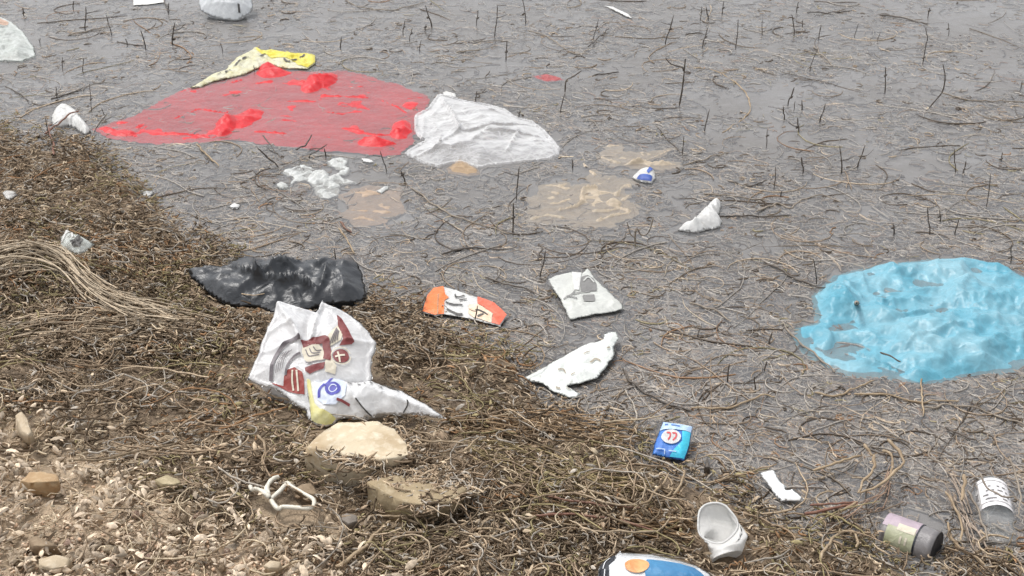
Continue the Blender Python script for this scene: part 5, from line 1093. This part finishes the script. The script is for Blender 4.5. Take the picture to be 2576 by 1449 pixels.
# --- leaflets and dry flakes
def flakes(n, lmin, lmax, wid, zmax, region, tintf, name, label, cat, clod=False):
    px, py = bank_pts(n); k = rng.random(len(px)) < region(px, py); px, py = px[k], py[k]
    c = on_ground(px, py); N = len(px); c[:, 2] = ground_z(c[:, 0], c[:, 1]) + .003 + zmax * rng.random(N) ** 1.5 + (.030 * smooth((fbm(px / 60. + 9, py / 40., 3) - .48) / .2) * rng.random(N) if clod else 0)
    k = ~blocked(c[:, None, :]); c, px, py = c[k], px[k], py[k]; N = len(px)
    L_ = (lmin + (lmax - lmin) * rng.random(N) ** 2) / 2; W = L_ * wid * (.6 + .8 * rng.random(N))
    d = rng.normal(size=(N, 3)); d[:, 2] *= .55; d /= np.linalg.norm(d, axis=1, keepdims=True)
    e = rng.normal(size=(N, 3)); e[:, 2] *= .6; e -= (e * d).sum(1, keepdims=True) * d; e /= np.linalg.norm(e, axis=1, keepdims=True); f = np.cross(d, e); f *= np.sign(f[:, 2:3] + 1e-6)
    rows = []
    for s, ww, lift in ((-1, .12, .0), (-.45, .9, .25), (.2, 1, .3), (.75, .6, .1), (1, .08, -.1)):
        mid = c + d * (L_ * s)[:, None] + f * (L_ * lift)[:, None]
        rows.append(np.stack([mid - e * (W * ww)[:, None] - f * (W * .35 * ww)[:, None], mid + f * (W * .25)[:, None], mid + e * (W * ww)[:, None] - f * (W * .35 * ww)[:, None]], 1))
    V = np.stack(rows, 1).reshape(N, 15, 3); b_ = []
    for i in range(4):
        for j in range(2): b_.append((i * 3 + j, i * 3 + j + 1, i * 3 + 4 + j, i * 3 + 3 + j))
    Fq = (np.array(b_)[None] + (np.arange(N) * 15)[:, None, None]).reshape(-1, 4)
    o0 = np.array([0, 3.5, 0.]); me = mesh_np(name, V.reshape(-1, 3) - o0, Fq, M_FIBRE, np.repeat(tintf(px, py, N), 15, 0))
    o = link(name, me, None, o0); tag(o, label, cat, kind='stuff')
def dryness(px, py): return smooth(((-.42 * px) + py - 930) / 200.) * smooth((1150 - px) / 300.)
def patchy(px, py): return smooth((fbm(px / 60. + 9, py / 40., 3) - .42) / .16)
flakes(50000, .010, .030, .28, .042, lambda x, y: .6 * (1 - dryness(x, y)) ** 2 * (.3 + .7 * patchy(x, y)), lambda x, y, n_: colours(x, y, False) * 1.1, 'weed_leaves', 'small curled dead leaves caught in the weed mat', 'leaves')
flakes(70000, .010, .036, .36, .030, lambda x, y: dryness(x, y) * (.18 + .82 * patchy(x, y)), lambda x, y, n_: np.array([.68, .56, .43]) * (.38 + .85 * rng.random((n_, 1))) * np.array([1, .98, .94]) ** rng.random((n_, 1)), 'dry_flakes', 'pale dry curled flakes of weed low on the left of the bank', 'leaves', True)

# --- floating and sunken weed
def water_pts(n):
    px, py = rand_px(n); sd_ = shore_d(px, py)
    k = (sd_ < 12) & (rng.random(n) < water_density(px, py)); return px[k], py[k]
def water_set(n, lmin, lmax, rmin, rmax, K, curl, z0, z1, keep=.04):
    px, py = water_pts(n); c = G(px, py, 0.0); ln = lmin + (lmax - lmin) * rng.random(len(px)) ** 1.5
    P = curls(c, ln, K, curl, .12); zz = (z0 + (z1 - z0) * rng.random(len(px)))[:, None]
    P[..., 2] = zz + P[..., 2] * .25
    k = ~blocked(P) | (rng.random(len(px)) < keep); P, px, py = P[k], px[k], py[k]
    return P, rmin + (rmax - rmin) * rng.random(len(px)), colours(px, py, True)
P, r, t = water_set(11000, .08, .42, .0014, .0032, 10, 1.9, -.006, .0025); add_strands('floating_weed_stems', P, r, t * .85, M_WET, 'long weed stems drifting at the water surface', 'weed')
P, r, t = water_set(78000, .015, .08, .0014, .0034, 5, 2.4, -.007, .0015); add_strands('floating_weed', P, r, t * .9, M_WET, 'bits of dead weed floating all over the shallow water', 'weed')
P, r, t = water_set(120000, .03, .13, .0022, .0052, 4, 2.2, -.0095, -.0035, .08); add_strands('sunken_weed', P, r, t * 1.05, M_WET, 'sunken weed dimly seen through the murky water', 'weed')

# ================================================================== PEBBLES
def pebble_mesh(seed):
    bm = bmesh.new(); bmesh.ops.create_icosphere(bm, subdivisions=2 if seed % 3 == 0 else 1, radius=1); r_ = random.Random(seed)
    sx_, sy_, sz_ = 1, .55 + .35 * r_.random(), .35 + .3 * r_.random()
    for v in bm.verts:
        q = v.co.copy(); d_ = 1 + .34 * (r_.random() - .5) + .34 * (fbm(np.array([q.x * 1.7 + seed]), np.array([q.y * 1.7 + q.z * 1.3 + seed]), 2)[0] - .5) * 2
        v.co = Vector((q.x * sx_ * d_, q.y * sy_ * d_, q.z * sz_ * d_))
    me = bpy.data.meshes.new('pebble'); bm.to_mesh(me); bm.free(); return me
mats = [M_CHIP, M_CHIP, rocky('pebble_cream', (.60, .52, .39), (.50, .42, .30), (.66, .6, .48)), M_ROCK2, rocky('pebble_pinkish', (.44, .31, .24), (.36, .24, .18), (.52, .42, .34))]
meshes = []
for k in range(10):
    me = pebble_mesh(k * 3 + 1 if k % 3 else k * 3); me.materials.append(mats[k % 5]); meshes.append(me)
px, py = rand_px(9000); k = rng.random(9000) < dryness(px, py) * (.2 + .8 * patchy(px + 300, py)) * smooth((py - 960) / 400) * .9; px, py = px[k], py[k]
k = (px > -20) & (px < 2600) & (py < 1480); px, py = px[k], py[k]
c = on_ground(px, py); kk = ~blocked(c[:, None, :]); px, py, c = px[kk][:90], py[kk][:90], c[kk][:90]; bl = blocked(c[:, None, :])
for i in range(len(px)):
    if bl[i]: continue
    o = bpy.data.objects.new('pebble', meshes[i % 10]); col.objects.link(o); s = .005 + .010 * random.random() ** 2
    z = float(ground_z(c[i, 0], c[i, 1])); o.location = (c[i, 0], c[i, 1], z + .008 + s * .3); o.scale = (s, s, s); o.rotation_euler = (random.uniform(-.5, .5), random.uniform(-.5, .5), random.uniform(0, 6.28))
    tag(o, 'small pale pebble among the dry flakes low on the left of the bank', 'pebble', 'pale pebbles strewn over the bank')
# crumbly clods
cl_meshes = []
M_CLOD = rocky('crumbly_clod', (.52, .42, .31), (.38, .29, .20), (.64, .54, .42), .95)
for k in range(5):
    bm = bmesh.new(); bmesh.ops.create_icosphere(bm, subdivisions=3, radius=1); Q = np.array([v.co[:] for v in bm.verts])
    d_ = 1 + .9 * (fbm(Q[:, 0] * 1.6 + k * 5, Q[:, 1] * 1.6 + Q[:, 2] * 1.1, 3) - .5) - .55 * np.abs(fbm(Q[:, 0] * 5 + k, Q[:, 1] * 5 + Q[:, 2] * 4, 3) - .5) * 2
    for v, dd in zip(bm.verts, d_): v.co = Vector((v.co.x * dd, v.co.y * dd * .8, v.co.z * dd * .55))
    me = bpy.data.meshes.new('clod'); bm.to_mesh(me); bm.free(); me.materials.append(M_CLOD); cl_meshes.append(me)
px, py = rand_px(2500); k = (rng.random(2500) < dryness(px, py) * smooth((py - 980) / 250) * patchy(px + 90, py + 40)) & (px > -20) & (px < 950) & (py < 1470); px, py = px[k], py[k]
c = on_ground(px, py); kk = ~blocked(c[:, None, :]); px, py, c = px[kk][:95], py[kk][:95], c[kk][:95]
for i in range(len(px)):
    o = bpy.data.objects.new('clod', cl_meshes[i % 5]); col.objects.link(o); s = .010 + .018 * random.random() ** 1.6
    o.location = (c[i, 0], c[i, 1], float(ground_z(c[i, 0], c[i, 1])) + .010); o.scale = (s, s, s); o.rotation_euler = (random.uniform(-.4, .4), random.uniform(-.4, .4), random.uniform(0, 6.28))
    tag(o, 'rough crumbly beige clod of earth low on the left of the bank', 'clod', 'crumbly beige clods on the bank')
# finer grit between them
px, py = rand_px(90000); k = rng.random(90000) < dryness(px, py) * smooth((py - 1180) / 250) * .8; px, py = px[k], py[k]
c = on_ground(px, py); k = ~blocked(c[:, None, :]); c, px, py = c[k], px[k], py[k]; c[:, 2] = ground_z(c[:, 0], c[:, 1]) + .004 + .008 * rng.random(len(px)); N = len(px)
tm = bmesh.new(); bmesh.ops.create_icosphere(tm, subdivisions=1, radius=1); tv = np.array([v.co[:] for v in tm.verts]); tf = np.array([[v.index for v in f.verts] for f in tm.faces]); tm.free()
s = (.0022 + .0048 * rng.random(N) ** 2)[:, None, None]; th = rng.random(N) * 6.28; ct, sn = np.cos(th), np.sin(th)
q = tv[None] * np.array([1, .7, .55]) * s * (.6 + .7 * rng.random((N, len(tv), 1))); q = np.stack([q[..., 0] * ct[:, None] - q[..., 1] * sn[:, None], q[..., 0] * sn[:, None] + q[..., 1] * ct[:, None], q[..., 2]], -1) + c[:, None, :]
o0 = np.array([0, 3, 0.]); tn = np.array([.62, .50, .38]) * (.55 + .7 * rng.random((N, 1))) * np.array([1, .93, .88]) ** (rng.random((N, 1)) * 2)
o = link('gravel', mesh_np('gravel', (q - o0).reshape(-1, 3), (tf[None] + (np.arange(N) * len(tv))[:, None, None]).reshape(-1, 3), M_FIBRE, np.repeat(tn, len(tv), 0), False), None, o0); tag(o, 'fine tan grit between the pebbles at the bottom left', 'gravel', kind='stuff')
